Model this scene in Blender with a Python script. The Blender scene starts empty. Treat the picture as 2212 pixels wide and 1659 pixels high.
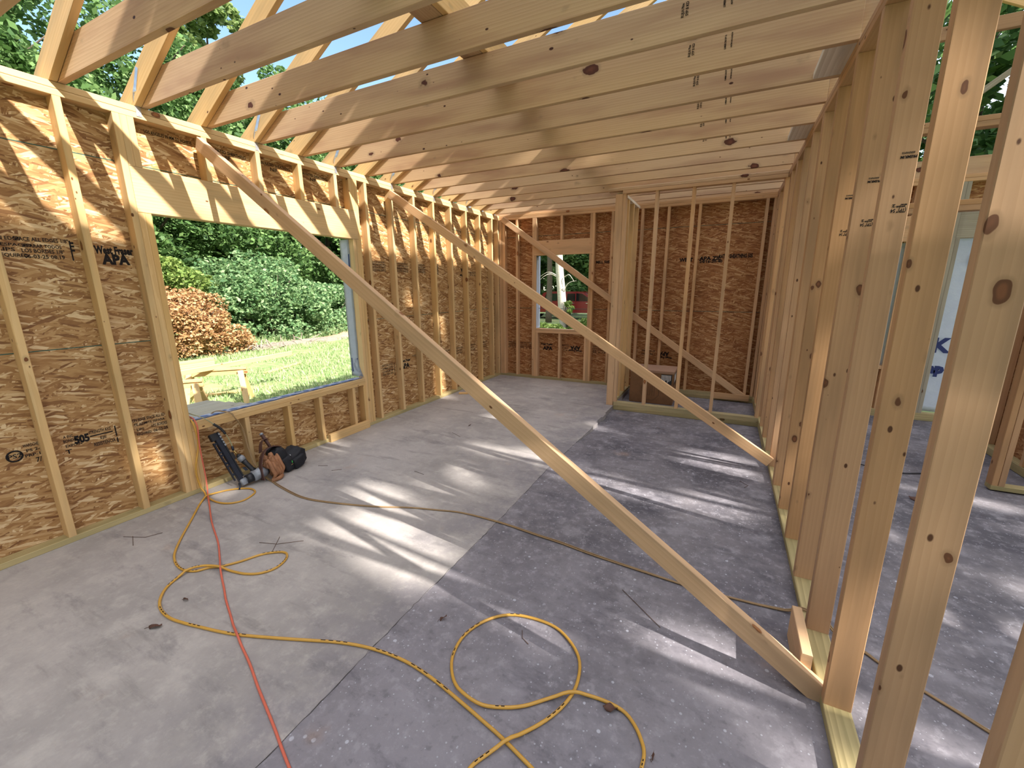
import bpy, bmesh, math, random
import numpy as np
from mathutils import Vector, Matrix, noise as mnoise

C = bpy.context.scene.collection
PI = math.pi
W, L, H = 4.134, 5.068, 2.721          # partition face, back wall face, underside of the top plates
TOP = H + .076
T, D = .0381, .0889                    # a two-by-four
S = .4064                              # stud spacing
random.seed(7)

# ------------------------------------------------------------------ helpers
def lin(c):
    return tuple(((x/255.)/12.92 if x/255. <= .04045 else ((x/255.+.055)/1.055)**2.4) for x in c) + (1.,)

def tag(o, label, cat, group=None, kind=None):
    o['label'] = label; o['category'] = cat
    if group: o['group'] = group
    if kind: o['kind'] = kind
    return o

def link(name, me, mat=None, parent=None, mw=None):
    o = bpy.data.objects.new(name, me); C.objects.link(o)
    if mat is not None and isinstance(me, bpy.types.Mesh) and not me.materials: me.materials.append(mat)
    if parent is not None: o.parent = parent
    if mw is not None: o.matrix_world = mw if parent is None else mw
    return o

def empty(name, loc=(0, 0, 0), rz=0):
    o = bpy.data.objects.new(name, None); C.objects.link(o)
    o.location = loc; o.rotation_euler = (0, 0, rz); o.empty_display_size = .1
    return o

def child(name, me, mat, parent):
    """me is in world coordinates; the parent may stand anywhere"""
    o = bpy.data.objects.new(name, me); C.objects.link(o)
    if mat is not None and not me.materials: me.materials.append(mat)
    o.parent = parent
    pm = Matrix.Translation(parent.location) @ parent.rotation_euler.to_matrix().to_4x4()
    o.matrix_parent_inverse = pm.inverted()
    return o

def bm_mesh(bm, name='m', smooth=False):
    bmesh.ops.recalc_face_normals(bm, faces=bm.faces)
    me = bpy.data.meshes.new(name); bm.to_mesh(me); bm.free()
    if smooth:
        for p in me.polygons: p.use_smooth = True
    return me

_bc = {}
def board_mesh(length, w, t, mat, bev=.0025, cut=0.0):
    """a planed board: length on X (0..length), width w on Y, thickness t on Z, eased edges; cut leans the far end"""
    key = (round(length, 3), round(w, 4), round(t, 4), mat.name, round(cut, 3))
    if key in _bc: return _bc[key]
    b = min(bev, t*.3); hw, ht = w/2, t/2
    sec = [(-hw+b, -ht), (hw-b, -ht), (hw, -ht+b), (hw, ht-b), (hw-b, ht), (-hw+b, ht), (-hw, ht-b), (-hw, -ht+b)]
    bm = bmesh.new()
    n = 2
    rings = [[bm.verts.new((length*k/(n-1) + (cut*y if k == n-1 else -cut*y if cut else 0), y, z)) for y, z in sec] for k in range(n)]
    for a, c in zip(rings, rings[1:]):
        for i in range(8): bm.faces.new((a[i], a[(i+1) % 8], c[(i+1) % 8], c[i]))
    bm.faces.new(rings[0][::-1]); bm.faces.new(rings[-1])
    me = bm_mesh(bm, 'board'); me.materials.append(mat)
    _bc[key] = me
    return me

def board(name, a, b, w, t, side, mat, parent=None, cut=0.0):
    """board whose centre line runs a -> b, with its width along `side`"""
    a, b = Vector(a), Vector(b); X = (b-a); ln = X.length; X = X/ln
    Y = Vector(side); Y = (Y - X*Y.dot(X)).normalized(); Z = X.cross(Y)
    o = bpy.data.objects.new(name, board_mesh(ln, w, t, mat, cut=cut)); C.objects.link(o)
    m = Matrix((X, Y, Z)).transposed().to_4x4(); m.translation = a
    if parent is not None:
        o.parent = parent
        pm = Matrix.Translation(parent.location) @ parent.rotation_euler.to_matrix().to_4x4()
        o.matrix_parent_inverse = pm.inverted()
    o.matrix_world = m
    return o

def box_bm(bm, lo, hi):
    x0, y0, z0 = lo; x1, y1, z1 = hi
    v = [bm.verts.new(p) for p in ((x0,y0,z0),(x1,y0,z0),(x1,y1,z0),(x0,y1,z0),(x0,y0,z1),(x1,y0,z1),(x1,y1,z1),(x0,y1,z1))]
    for f in ((0,3,2,1),(4,5,6,7),(0,1,5,4),(1,2,6,5),(2,3,7,6),(3,0,4,7)): bm.faces.new([v[i] for i in f])

def box(lo, hi, bev=0):
    bm = bmesh.new(); box_bm(bm, lo, hi)
    if bev: bmesh.ops.bevel(bm, geom=bm.edges[:], offset=bev, segments=2, affect='EDGES')
    return bm_mesh(bm, 'box')

def obox(c, ax, ay, az, bev=0):
    """oriented box: centre and three half-extent vectors"""
    c, ax, ay, az = map(Vector, (c, ax, ay, az)); bm = bmesh.new()
    v = [bm.verts.new(c + ax*i + ay*j + az*k) for k in (-1, 1) for i, j in ((-1,-1),(1,-1),(1,1),(-1,1))]
    for f in ((0,3,2,1),(4,5,6,7),(0,1,5,4),(1,2,6,5),(2,3,7,6),(3,0,4,7)): bm.faces.new([v[i] for i in f])
    if bev: bmesh.ops.bevel(bm, geom=bm.edges[:], offset=bev, segments=2, affect='EDGES')
    return bm_mesh(bm, 'box')

def catmull(P, n=6, closed=False):
    P = [Vector(p) for p in P]; out = []
    for i in range(len(P)-1):
        p0, p1, p2, p3 = P[max(i-1, 0)], P[i], P[i+1], P[min(i+2, len(P)-1)]
        for k in range(n):
            t = k/n
            out.append(.5*((2*p1)+(p2-p0)*t+(2*p0-5*p1+4*p2-p3)*t*t+(3*p1-p0-3*p2+p3)*t**3))
    out.append(P[-1]); return out

def tube_bm(bm, pts, rad, seg=8, cap=True):
    pts = [Vector(p) for p in pts]; rings = []; prev = None
    for i, p in enumerate(pts):
        d = (pts[min(i+1, len(pts)-1)] - pts[max(i-1, 0)]).normalized()
        if prev is None:
            u = Vector((0, 0, 1)) if abs(d.z) < .9 else Vector((1, 0, 0)); u = (u - d*u.dot(d)).normalized()
        else: u = (prev - d*prev.dot(d)).normalized()
        prev = u; w = d.cross(u); r = rad[i] if isinstance(rad, (list, tuple)) else rad
        rings.append([bm.verts.new(p + (u*math.cos(2*PI*k/seg) + w*math.sin(2*PI*k/seg))*r) for k in range(seg)])
    for a, b in zip(rings, rings[1:]):
        for k in range(seg): bm.faces.new((a[k], a[(k+1) % seg], b[(k+1) % seg], b[k]))
    if cap: bm.faces.new(rings[0][::-1]); bm.faces.new(rings[-1])

def tube(pts, rad, seg=8, smooth=True):
    bm = bmesh.new(); tube_bm(bm, pts, rad, seg); return bm_mesh(bm, 'tube', smooth)

def ribbon(pts, wdir, width, thick):
    """flat strap along pts; wdir the width direction (one vector or one per point)"""
    pts = [Vector(p) for p in pts]; bm = bmesh.new(); rings = []
    for i, p in enumerate(pts):
        d = (pts[min(i+1, len(pts)-1)] - pts[max(i-1, 0)]).normalized()
        w = Vector(wdir[i] if isinstance(wdir, list) else wdir); w = (w - d*w.dot(d)).normalized(); n = d.cross(w)
        wd = width[i] if isinstance(width, list) else width
        rings.append([bm.verts.new(p + w*a*wd/2 + n*b*thick/2) for a, b in ((-1,-1),(1,-1),(1,1),(-1,1))])
    for a, b in zip(rings, rings[1:]):
        for k in range(4): bm.faces.new((a[k], a[(k+1) % 4], b[(k+1) % 4], b[k]))
    bm.faces.new(rings[0][::-1]); bm.faces.new(rings[-1])
    return bm_mesh(bm, 'strap')

def blob(c, r, rot=(0, 0, 0), e=1.0, amp=.1, fr=9., seed=0, seg=28, flatz=None):
    """lumpy cushion / rock shape: a superellipsoid with folds"""
    bm = bmesh.new(); bmesh.ops.create_uvsphere(bm, u_segments=seg, v_segments=seg//2, radius=1)
    from mathutils import Euler
    R = Euler(rot).to_matrix(); off = Vector((seed*3.1, seed*1.7, seed*.9))
    for v in bm.verts:
        p = v.co; q = Vector([math.copysign(abs(x)**e, x) for x in p]); q = Vector((q.x*r[0], q.y*r[1], q.z*r[2]))
        k = 1 + amp*mnoise.noise(q*fr + off) + amp*.5*mnoise.noise(q*fr*2.3 + off)
        q = R @ (q*k) + Vector(c)
        if flatz is not None and q.z < flatz: q.z = flatz
        v.co = q
    return bm_mesh(bm, 'blob', True)

def text_mesh(s, h, depth=0.0, shear=0, bold=0, spacing=1.0, align='LEFT'):
    cu = bpy.data.curves.new('t', 'FONT'); cu.body = s; cu.size = h*1.4; cu.extrude = depth; cu.offset = bold
    cu.space_character = spacing; cu.align_x = align; cu.shear = shear; cu.resolution_u = 2
    o = bpy.data.objects.new('t', cu); C.objects.link(o)
    dg = bpy.context.evaluated_depsgraph_get(); dg.update()
    me = bpy.data.meshes.new_from_object(o.evaluated_get(dg))
    bpy.data.objects.remove(o); return me

def put_text(name, s, h, origin, ux, uy, mat, parent, bold=0, width=None, spacing=1.0):
    """lettering with its own origin, reading direction ux and up direction uy"""
    me = text_mesh(s, h, bold=bold, spacing=spacing)
    co = [v.co.copy() for v in me.vertices]
    if not co: return
    mx = max(c.x for c in co); k = (width/mx) if width else 1
    o, ux, uy = Vector(origin), Vector(ux), Vector(uy)
    for v, c in zip(me.vertices, co): v.co = o + ux*c.x*k + uy*c.y
    me.materials.clear(); me.materials.append(mat)
    return child(name, me, mat, parent)

# ------------------------------------------------------------------ node helpers
class NT:
    def __init__(s, name):
        s.m = bpy.data.materials.new(name); s.m.use_nodes = True; s.t = s.m.node_tree; s.t.nodes.clear()
        s.out = s.t.nodes.new('ShaderNodeOutputMaterial'); s.b = s.t.nodes.new('ShaderNodeBsdfPrincipled')
        s.t.links.new(s.b.outputs[0], s.out.inputs[0])
    def n(s, ty, ins=None, **pr):
        x = s.t.nodes.new(ty)
        for k, v in pr.items(): setattr(x, k, v)
        for k, v in (ins or {}).items():
            i = x.inputs[k]
            if hasattr(v, 'links') or isinstance(v, bpy.types.NodeSocket): s.t.links.new(v, i)
            else: i.default_value = v
        return x
    def math(s, op, a, b=0.5, clamp=False):
        x = s.n('ShaderNodeMath', {0: a, 1: b}, operation=op); x.use_clamp = clamp; return x.outputs[0]
    def vm(s, op, a, b=(0, 0, 0)):
        return s.n('ShaderNodeVectorMath', {0: a, 1: b}, operation=op).outputs[0]
    def ss(s, v, lo, hi, a=0., b=1.):
        return s.n('ShaderNodeMapRange', {0: v, 1: lo, 2: hi, 3: a, 4: b}, interpolation_type='SMOOTHSTEP').outputs[0]
    def mix(s, f, a, b, mode='MIX'):
        x = s.n('ShaderNodeMix', data_type='RGBA', blend_type=mode)
        for i, v in ((0, f), (6, a), (7, b)):
            if isinstance(v, bpy.types.NodeSocket): s.t.links.new(v, x.inputs[i])
            else: x.inputs[i].default_value = v
        return x.outputs[2]
    def ramp(s, f, stops, interp='LINEAR'):
        x = s.n('ShaderNodeValToRGB', {0: f}); r = x.color_ramp; r.interpolation = interp
        while len(r.elements) < len(stops): r.elements.new(.5)
        for e, (p, c) in zip(r.elements, stops): e.position = p; e.color = c
        return x.outputs[0]
    def obj(s): return s.n('ShaderNodeTexCoord').outputs['Object']
    def noise(s, v, scale, detail=2, rough=.5): return s.n('ShaderNodeTexNoise', {'Vector': v, 'Scale': scale, 'Detail': detail, 'Roughness': rough})
    def done(s, col, rough=.6, bump=None, bs=.2, bd=.002, spec=.3, metal=0):
        for k, v in (('Base Color', col), ('Roughness', rough), ('Specular IOR Level', spec), ('Metallic', metal)):
            if isinstance(v, bpy.types.NodeSocket): s.t.links.new(v, s.b.inputs[k])
            else: s.b.inputs[k].default_value = v
        if bump is not None:
            x = s.n('ShaderNodeBump', {'Height': bump, 'Strength': bs, 'Distance': bd}); s.t.links.new(x.outputs[0], s.b.inputs['Normal'])
        return s.m

def plain(name, rgb, rough=.5, metal=0, spec=.4, var=.06):
    m = NT(name); n = m.noise(m.obj(), 22, 3)
    c = lin(rgb); k = m.mix(n.outputs[0], tuple(x*(1-var*2) for x in c[:3])+(1,), tuple(min(1, x*(1+var*2)) for x in c[:3])+(1,))
    return m.done(k, rough, spec=spec, metal=metal)

def wood(name, light, dark, knot=(92, 58, 38), ring=46, knots=.6, stain=None, contrast=.5, ksc=1.0, green=0):
    m = NT(name); co = m.obj(); rnd = m.n('ShaderNodeObjectInfo').outputs['Random']
    r2 = m.math('FRACT', m.math('MULTIPLY', rnd, 17.31)); r3 = m.math('FRACT', m.math('MULTIPLY', rnd, 43.7))
    off = m.n('ShaderNodeCombineXYZ', {0: m.math('MULTIPLY', rnd, 40.), 1: m.math('MULTIPLY_ADD', r2, .12, ), 2: m.math('MULTIPLY', r3, .1)})
    v = m.vm('ADD', m.vm('MULTIPLY', co, (.055, 1, 1)), off.outputs[0])
    wv = m.n('ShaderNodeTexWave', {'Vector': v, 'Scale': ring*.5, 'Distortion': 7., 'Detail': 3., 'Detail Scale': .9, 'Detail Roughness': .55}, wave_type='RINGS', rings_direction='X', wave_profile='SAW')
    vf = m.vm('ADD', m.vm('MULTIPLY', co, (4, 160, 160)), off.outputs[0])
    fine = m.noise(vf, 1., 2).outputs[0]
    fac = m.math('ADD', m.math('MULTIPLY', wv.outputs[1], contrast), m.math('MULTIPLY', m.math('SUBTRACT', fine, .5), .45), clamp=True)
    col = m.mix(fac, lin(light), lin(dark))
    big = m.noise(m.vm('ADD', m.vm('MULTIPLY', co, (1.2, 9, 9)), off.outputs[0]), 1., 3).outputs[0]
    col = m.mix(m.ss(big, .42, .75), col, lin(stain or tuple(x*.84 for x in light)))
    tint = m.math('MULTIPLY_ADD', r3, .22); tint.node.inputs[1].default_value = .13; tint.node.inputs[2].default_value = .93
    hs = m.n('ShaderNodeHueSaturation', {'Color': col, 'Value': tint, 'Saturation': m.n('ShaderNodeMapRange', {0: r2, 3: .93, 4: 1.05}).outputs[0]}); col = hs.outputs[0]
    # knots
    kv = m.vm('ADD', m.vm('MULTIPLY', co, (5.2*ksc, 9*ksc, 9*ksc)), m.vm('MULTIPLY', off.outputs[0], (1, 60, 60)))
    kv = m.vm('ADD', kv, m.vm('MULTIPLY', m.noise(co, 30, 1).outputs[1], (.12, .12, .12)))
    vo = m.n('ShaderNodeTexVoronoi', {'Vector': kv, 'Scale': 1.}); dist = vo.outputs['Distance']
    sep = m.n('ShaderNodeSeparateColor', {0: vo.outputs['Color']})
    size = m.n('ShaderNodeMapRange', {0: sep.outputs[0], 1: 1-knots, 2: 1., 3: 0., 4: .2}).outputs[0]
    k = m.math('SUBTRACT', size, dist)
    col = m.mix(m.math('MULTIPLY', m.ss(k, -.1, .0), .45), col, lin(tuple(x*.72 for x in light)))
    col = m.mix(m.ss(k, .0, .02), col, lin(knot))
    col = m.mix(m.ss(k, .05, .12), col, lin(tuple(min(255, x*1.25) for x in knot)))
    v2 = m.n('ShaderNodeTexVoronoi', {'Vector': m.vm('ADD', m.vm('MULTIPLY', co, (11, 20, 20)), m.vm('MULTIPLY', off.outputs[0], (1, 90, 90))), 'Scale': 1.})
    s2 = m.n('ShaderNodeSeparateColor', {0: v2.outputs['Color']}); z2 = m.n('ShaderNodeMapRange', {0: s2.outputs[1], 1: 1-knots*.5, 2: 1., 3: 0., 4: .16}).outputs[0]
    col = m.mix(m.ss(m.math('SUBTRACT', z2, v2.outputs['Distance']), -.02, .04), col, lin(tuple(x*.85 for x in knot)))
    return m.done(col, .62, fac, .2, .001, spec=.25)

def osb(name, cols, dark=1.0):
    m = NT(name); co = m.obj()
    orr = m.n('ShaderNodeObjectInfo').outputs['Random']
    co = m.vm('ADD', co, m.n('ShaderNodeCombineXYZ', {0: m.math('MULTIPLY', orr, 37.), 1: m.math('MULTIPLY', orr, 91.), 2: 0.}).outputs[0])
    co = m.vm('ADD', co, m.vm('MULTIPLY', m.noise(co, 12, 2).outputs[1], (.02, .02, .02)))
    sel = None; rv = None
    # flakes lie in the panel's plane (local X along, local Y up)
    for i, (ang, seed, sx, sy) in enumerate([(4, 0, 10, 74), (-14, 3.3, 11, 66), (22, 7.7, 11, 84), (-38, 11, 14, 74), (58, 19, 13, 62), (-72, 27, 15, 70), (9, 31, 12, 96), (-20, 41, 11, 78), (14, 47, 11, 70)]):
        mp = m.n('ShaderNodeMapping', {'Vector': co, 'Rotation': (0, 0, math.radians(ang)), 'Scale': (1, 1, 0), 'Location': (seed, seed*1.3, 0)}, vector_type='POINT')
        sc = m.vm('MULTIPLY', mp.outputs[0], (sx, sy, 0))
        vo = m.n('ShaderNodeTexVoronoi', {'Vector': sc, 'Scale': 1.}, voronoi_dimensions='2D')
        se = m.n('ShaderNodeSeparateColor', {0: vo.outputs['Color']})
        if sel is None: sel, rv = se.outputs[0], se.outputs[1]
        else:
            f = m.math('GREATER_THAN', se.outputs[2], .55)
            a = m.n('ShaderNodeMix', {0: f, 2: sel, 3: se.outputs[0]}, data_type='FLOAT').outputs[0]
            b = m.n('ShaderNodeMix', {0: f, 2: rv, 3: se.outputs[1]}, data_type='FLOAT').outputs[0]
            sel, rv = a, b
    fib = m.noise(m.vm('MULTIPLY', co, (30, 190, 1)), 1, 2).outputs[0]
    f = m.math('ADD', sel, m.math('MULTIPLY', m.math('SUBTRACT', fib, .5), .35), clamp=True)
    col = m.ramp(f, [(0., lin(cols[0])), (.25, lin(cols[1])), (.55, lin(cols[2])), (.8, lin(cols[3])), (1., lin(cols[4]))])
    return m.done(col, .55, sel, .35, .002, spec=.3)

def concrete(name, base, dark, light, speck, spk=.5, drift=None, smudge=(112, 108, 110), mott=.3):
    m = NT(name); co = m.obj()
    n1 = m.noise(co, 1.3, 6, .62).outputs[0]; n2 = m.noise(m.vm('ADD', co, (9, 4, 0)), 4.5, 5, .6).outputs[0]; n3 = m.noise(co, 60, 3, .6).outputs[0]
    st = m.noise(m.n('ShaderNodeMapping', {'Vector': co, 'Rotation': (0, 0, .6), 'Scale': (1.2, 7, 1)}).outputs[0], 1.2, 5, .65).outputs[0]
    col = m.mix(m.ss(n1, .38, .62), lin(base), lin(dark))
    col = m.mix(m.math('MULTIPLY', m.ss(n2, .5, .72), .6), col, lin(light))
    col = m.mix(m.math('MULTIPLY', m.ss(st, .56, .74), .55), col, lin(tuple(x*.72 for x in dark)))
    col = m.mix(m.math('MULTIPLY', m.math('SUBTRACT', n3, .35), .5, clamp=True), col, lin(tuple(x*.8 for x in base)))
    if drift:
        sy = m.n('ShaderNodeSeparateXYZ', {0: co}).outputs[1]; dn = m.noise(m.vm('ADD', co, (5, 1, 0)), 2.2, 6, .65).outputs[0]
        f = m.math('ADD', m.ss(sy, 1.6, -1.2, 0., 1.), m.math('MULTIPLY', m.math('SUBTRACT', dn, .5), 2.2), clamp=True)
        col = m.mix(m.math('MULTIPLY', f, .75), col, lin(drift))
    # stains that gather along the old joint and by the wall, as on the real slab
    sx_ = m.n('ShaderNodeSeparateXYZ', {0: co}); X_, Y_ = sx_.outputs[0], sx_.outputs[1]
    jn = m.noise(m.vm('ADD', co, (7, 2, 0)), 1.9, 8, .68).outputs[0]
    near = m.ss(m.math('ABSOLUTE', m.math('SUBTRACT', X_, 2.36)), .75, .0)
    col = m.mix(m.math('MULTIPLY', m.math('MULTIPLY', near, m.ss(jn, .40, .62)), .8), col, lin((128, 123, 128)))
    wn_ = m.noise(m.n('ShaderNodeMapping', {'Vector': co, 'Rotation': (0, 0, .9), 'Scale': (1.5, 4.5, 1)}).outputs[0], 1.1, 8, .7).outputs[0]
    col = m.mix(m.math('MULTIPLY', m.ss(wn_, .52, .70), .62), col, lin(smudge))
    fm = m.noise(m.vm('ADD', co, (1, 6, 0)), 17, 5, .7).outputs[0]
    col = m.mix(m.math('MULTIPLY', m.ss(fm, .50, .68), mott), col, lin(light))
    col = m.mix(m.math('MULTIPLY', m.ss(fm, .46, .30), mott*.8), col, lin(dark))
    # sprinkled pale droplets
    vo = m.n('ShaderNodeTexVoronoi', {'Vector': co, 'Scale': 26.}); sp = m.n('ShaderNodeSeparateColor', {0: vo.outputs['Color']})
    r = m.n('ShaderNodeMapRange', {0: sp.outputs[0], 1: .55, 2: 1., 3: 0., 4: .26}).outputs[0]
    dots = m.math('MULTIPLY', m.ss(m.math('SUBTRACT', r, vo.outputs['Distance']), 0, .05), m.math('MULTIPLY', m.ss(n2, .42, .6), spk))
    col = m.mix(dots, col, lin(speck))
    vo2 = m.n('ShaderNodeTexVoronoi', {'Vector': co, 'Scale': 90.}); s2 = m.n('ShaderNodeSeparateColor', {0: vo2.outputs['Color']})
    d2 = m.math('MULTIPLY', m.math('LESS_THAN', vo2.outputs['Distance'], m.n('ShaderNodeMapRange', {0: s2.outputs[0], 1: .8, 2: 1., 3: 0., 4: .35}).outputs[0]), spk)
    col = m.mix(m.math('MULTIPLY', d2, .7), col, lin(speck))
    # rusty smudges
    n5 = m.noise(m.vm('ADD', co, (3, 8, 1)), 2.1, 4, .6).outputs[0]
    col = m.mix(m.math('MULTIPLY', m.ss(n5, .64, .78), .3), col, lin((170, 135, 105)))
    return m.done(col, .72, n3, .25, .0015, spec=.3)

M = {}
M['spruce'] = wood('spruce_stud', (192, 150, 110), (172, 130, 90), knot=(100, 64, 42), ring=34, knots=.72, contrast=.42, ksc=1.3)
M['pine'] = wood('yellow_pine', (222, 186, 132), (202, 158, 100), knot=(120, 76, 44), ring=30, knots=.4, contrast=.5)
M['joist'] = wood('pine_joist', (212, 180, 142), (184, 146, 108), knot=(88, 52, 38), ring=40, knots=.6, stain=(180, 142, 112), contrast=.5, ksc=.62)
M['treated'] = wood('treated_pine', (188, 170, 126), (150, 136, 96), knot=(90, 70, 40), ring=26, knots=.15, stain=(150, 140, 100), contrast=.8)
M['brace'] = wood('brace_wood', (218, 178, 136), (200, 156, 112), knot=(140, 92, 56), ring=24, knots=.45, contrast=.45)
M['white_wood'] = wood('pale_board', (236, 224, 206), (208, 190, 166), knot=(150, 120, 96), ring=20, knots=.3, contrast=.7)
M['grey_wood'] = wood('weathered_wood', (176, 168, 150), (140, 132, 114), ring=30, knots=.2, contrast=.6)
M['osb'] = osb('osb_pale', [(124, 84, 50), (156, 114, 70), (176, 136, 88), (194, 158, 112), (220, 192, 150)])
M['osb_red'] = osb('osb_russet', [(126, 78, 46), (148, 98, 60), (164, 114, 72), (180, 134, 90), (204, 166, 122)])
M['seam'] = plain('green_edge_seal', (44, 92, 84), .6)
M['ink'] = plain('black_ink', (38, 34, 34), .7, spec=.1)
M['faint_ink'] = plain('faded_ink', (92, 78, 64), .7, spec=.1)
M['slab_pale'] = concrete('pale_slab', (174, 167, 163), (154, 148, 145), (190, 183, 177), (196, 194, 190), .12)
M['slab_dark'] = concrete('dark_slab', (124, 119, 123), (88, 85, 92), (158, 154, 160), (188, 188, 198), .8, (142, 137, 144), (78, 75, 84), .55)
M['crack'] = plain('crack_dirt', (70, 66, 64), .9)
M['yellow_hose'] = plain('yellow_hose', (198, 150, 62), .38, spec=.5)
M['orange_cord'] = plain('orange_cord', (206, 104, 82), .5)
M['tan_hose'] = plain('tan_hose', (150, 122, 86), .5)
M['olive_hose'] = plain('olive_hose', (150, 146, 112), .45)
M['black'] = plain('black_plastic', (30, 31, 36), .38, spec=.5, var=.15)
M['black_metal'] = plain('black_metal', (44, 48, 60), .32, metal=.5, var=.15)
M['worn_grey'] = plain('worn_grey_metal', (150, 154, 162), .42, metal=.35, var=.3)
M['brass'] = plain('brass', (176, 150, 96), .35, metal=.9)
M['galv'] = plain('galvanised_steel', (186, 190, 198), .35, metal=.7, var=.25)
M['leather_tan'] = plain('tan_leather', (150, 104, 72), .65, var=.3)
M['leather_brown'] = plain('brown_leather', (84, 56, 50), .55, var=.25)
M['nylon'] = plain('black_nylon', (28, 28, 34), .7, var=.2)
M['blue'] = plain('blue_fabric', (44, 74, 128), .6)
M['green_marker'] = plain('green_marker', (86, 214, 98), .4)
M['white'] = plain('white_plastic', (225, 225, 225), .5)
M['card'] = plain('cardboard', (132, 96, 66), .8, var=.08)
M['card_top'] = plain('pale_cardboard', (168, 134, 112), .8)
M['leaf_dry'] = plain('dry_leaf', (92, 62, 50), .7, var=.3)
M['twig'] = plain('brown_needles', (94, 70, 58), .8)
M['bark'] = plain('tree_bark', (96, 84, 72), .9, var=.3)
M['pale_bark'] = plain('pale_bare_bark', (196, 186, 172), .85, var=.25)
M['red_paint'] = plain('red_car_paint', (120, 14, 26), .22, spec=.7, metal=.2)
M['glass_dark'] = plain('tinted_glass', (16, 22, 26), .08, spec=.8)
M['chrome'] = plain('chrome_trim', (200, 204, 210), .15, metal=1)
M['rubber'] = plain('tyre_rubber', (24, 24, 25), .8)
M['earth'] = plain('bare_earth', (186, 150, 118), .95, var=.3)
M['debris'] = plain('grey_brush', (148, 134, 120), .9, var=.4)
M['tape'] = plain('blue_flashing', (66, 104, 178), .45, var=.3)

def wrapmat():
    m = NT('house_wrap'); n = m.noise(m.obj(), 9, 4, .6).outputs[0]
    col = m.mix(n, lin((206, 210, 228)), lin((232, 234, 244)))
    return m.done(col, .5, n, .6, .01, spec=.3)
M['wrap'] = wrapmat()
M['wrap_ink'] = plain('blue_lettering', (44, 56, 112), .6)

def leafmat(name, cols, trans=.35):
    m = NT(name); r = m.n('ShaderNodeNewGeometry').outputs['Random Per Island']
    col = m.ramp(r, [(i/(len(cols)-1), lin(c)) for i, c in enumerate(cols)])
    t = m.t; b = m.b; t.links.new(col, b.inputs['Base Color']); b.inputs['Roughness'].default_value = .55; b.inputs['Specular IOR Level'].default_value = .3
    tr = m.n('ShaderNodeBsdfTranslucent', {'Color': col}); mx = m.n('ShaderNodeMixShader', {0: trans, 1: b.outputs[0], 2: tr.outputs[0]})
    t.links.new(mx.outputs[0], m.out.inputs[0]); return m.m
M['leaf'] = leafmat('green_leaves', [(58, 86, 48), (82, 114, 62), (106, 140, 78), (138, 166, 104)])
M['leaf_yellow'] = leafmat('yellow_green_leaves', [(92, 118, 58), (126, 148, 76), (156, 172, 96)])
M['leaf_blue'] = leafmat('feathery_leaves', [(70, 104, 66), (100, 136, 88), (134, 164, 112), (158, 182, 132)])
M['pine_leaf'] = leafmat('pine_needles', [(78, 104, 52), (112, 136, 74), (146, 162, 98)])
M['dead_leaf'] = leafmat('dead_leaves', [(120, 84, 54), (176, 132, 88), (208, 170, 124), (148, 104, 66)], .15)
M['grass'] = leafmat('grass_blades', [(112, 140, 84), (140, 166, 106), (172, 186, 134), (192, 192, 156)], .2)

def groundmat():
    m = NT('lawn_ground'); co = m.obj(); a = m.noise(co, .5, 5, .6).outputs[0]; b = m.noise(co, 6, 5, .65).outputs[0]
    col = m.mix(m.ss(b, .35, .7), lin((118, 140, 88)), lin((158, 170, 118)))
    col = m.mix(m.math('MULTIPLY', m.ss(a, .52, .68), .6), col, lin((176, 160, 118)))
    return m.done(col, .9, b, .5, .03, spec=.1)
M['ground'] = groundmat()

ORD = ['', 'first', 'second', 'third', 'fourth', 'fifth', 'sixth', 'seventh', 'eighth', 'ninth', 'tenth', 'eleventh', 'twelfth', 'thirteenth', 'fourteenth', 'fifteenth', 'sixteenth', 'seventeenth', 'eighteenth', 'nineteenth', 'twentieth']

def stud(x0, x1, y0, y1, z0, z1, mat, label, group, name='wall_stud', dx=0, dy=0):
    """upright member filling x0..x1, y0..y1; its top may lean by dx, dy"""
    cx, cy = (x0+x1)/2, (y0+y1)/2
    wx, wy = x1-x0, y1-y0
    if wx > wy: o = board(name, (cx, cy, z0), (cx+dx, cy+dy, z1), wx, wy, (1, 0, 0), mat)
    else: o = board(name, (cx, cy, z0), (cx+dx, cy+dy, z1), wy, wx, (0, 1, 0), mat)
    return tag(o, label, 'stud', group)

def plate(name, lo, hi, mat, label, cat='plate', group=None):
    d = [hi[i]-lo[i] for i in range(3)]; c = [(hi[i]+lo[i])/2 for i in range(3)]
    ax = max(range(3), key=lambda i: d[i]); oth = [i for i in range(3) if i != ax]
    wd = max(oth, key=lambda i: d[i]); th = [i for i in oth if i != wd][0]
    a = list(c); b = list(c); a[ax] = lo[ax]; b[ax] = hi[ax]; sd = [0, 0, 0]; sd[wd] = 1
    return tag(board(name, a, b, d[wd], d[th], sd, mat), label, cat, group)

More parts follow.
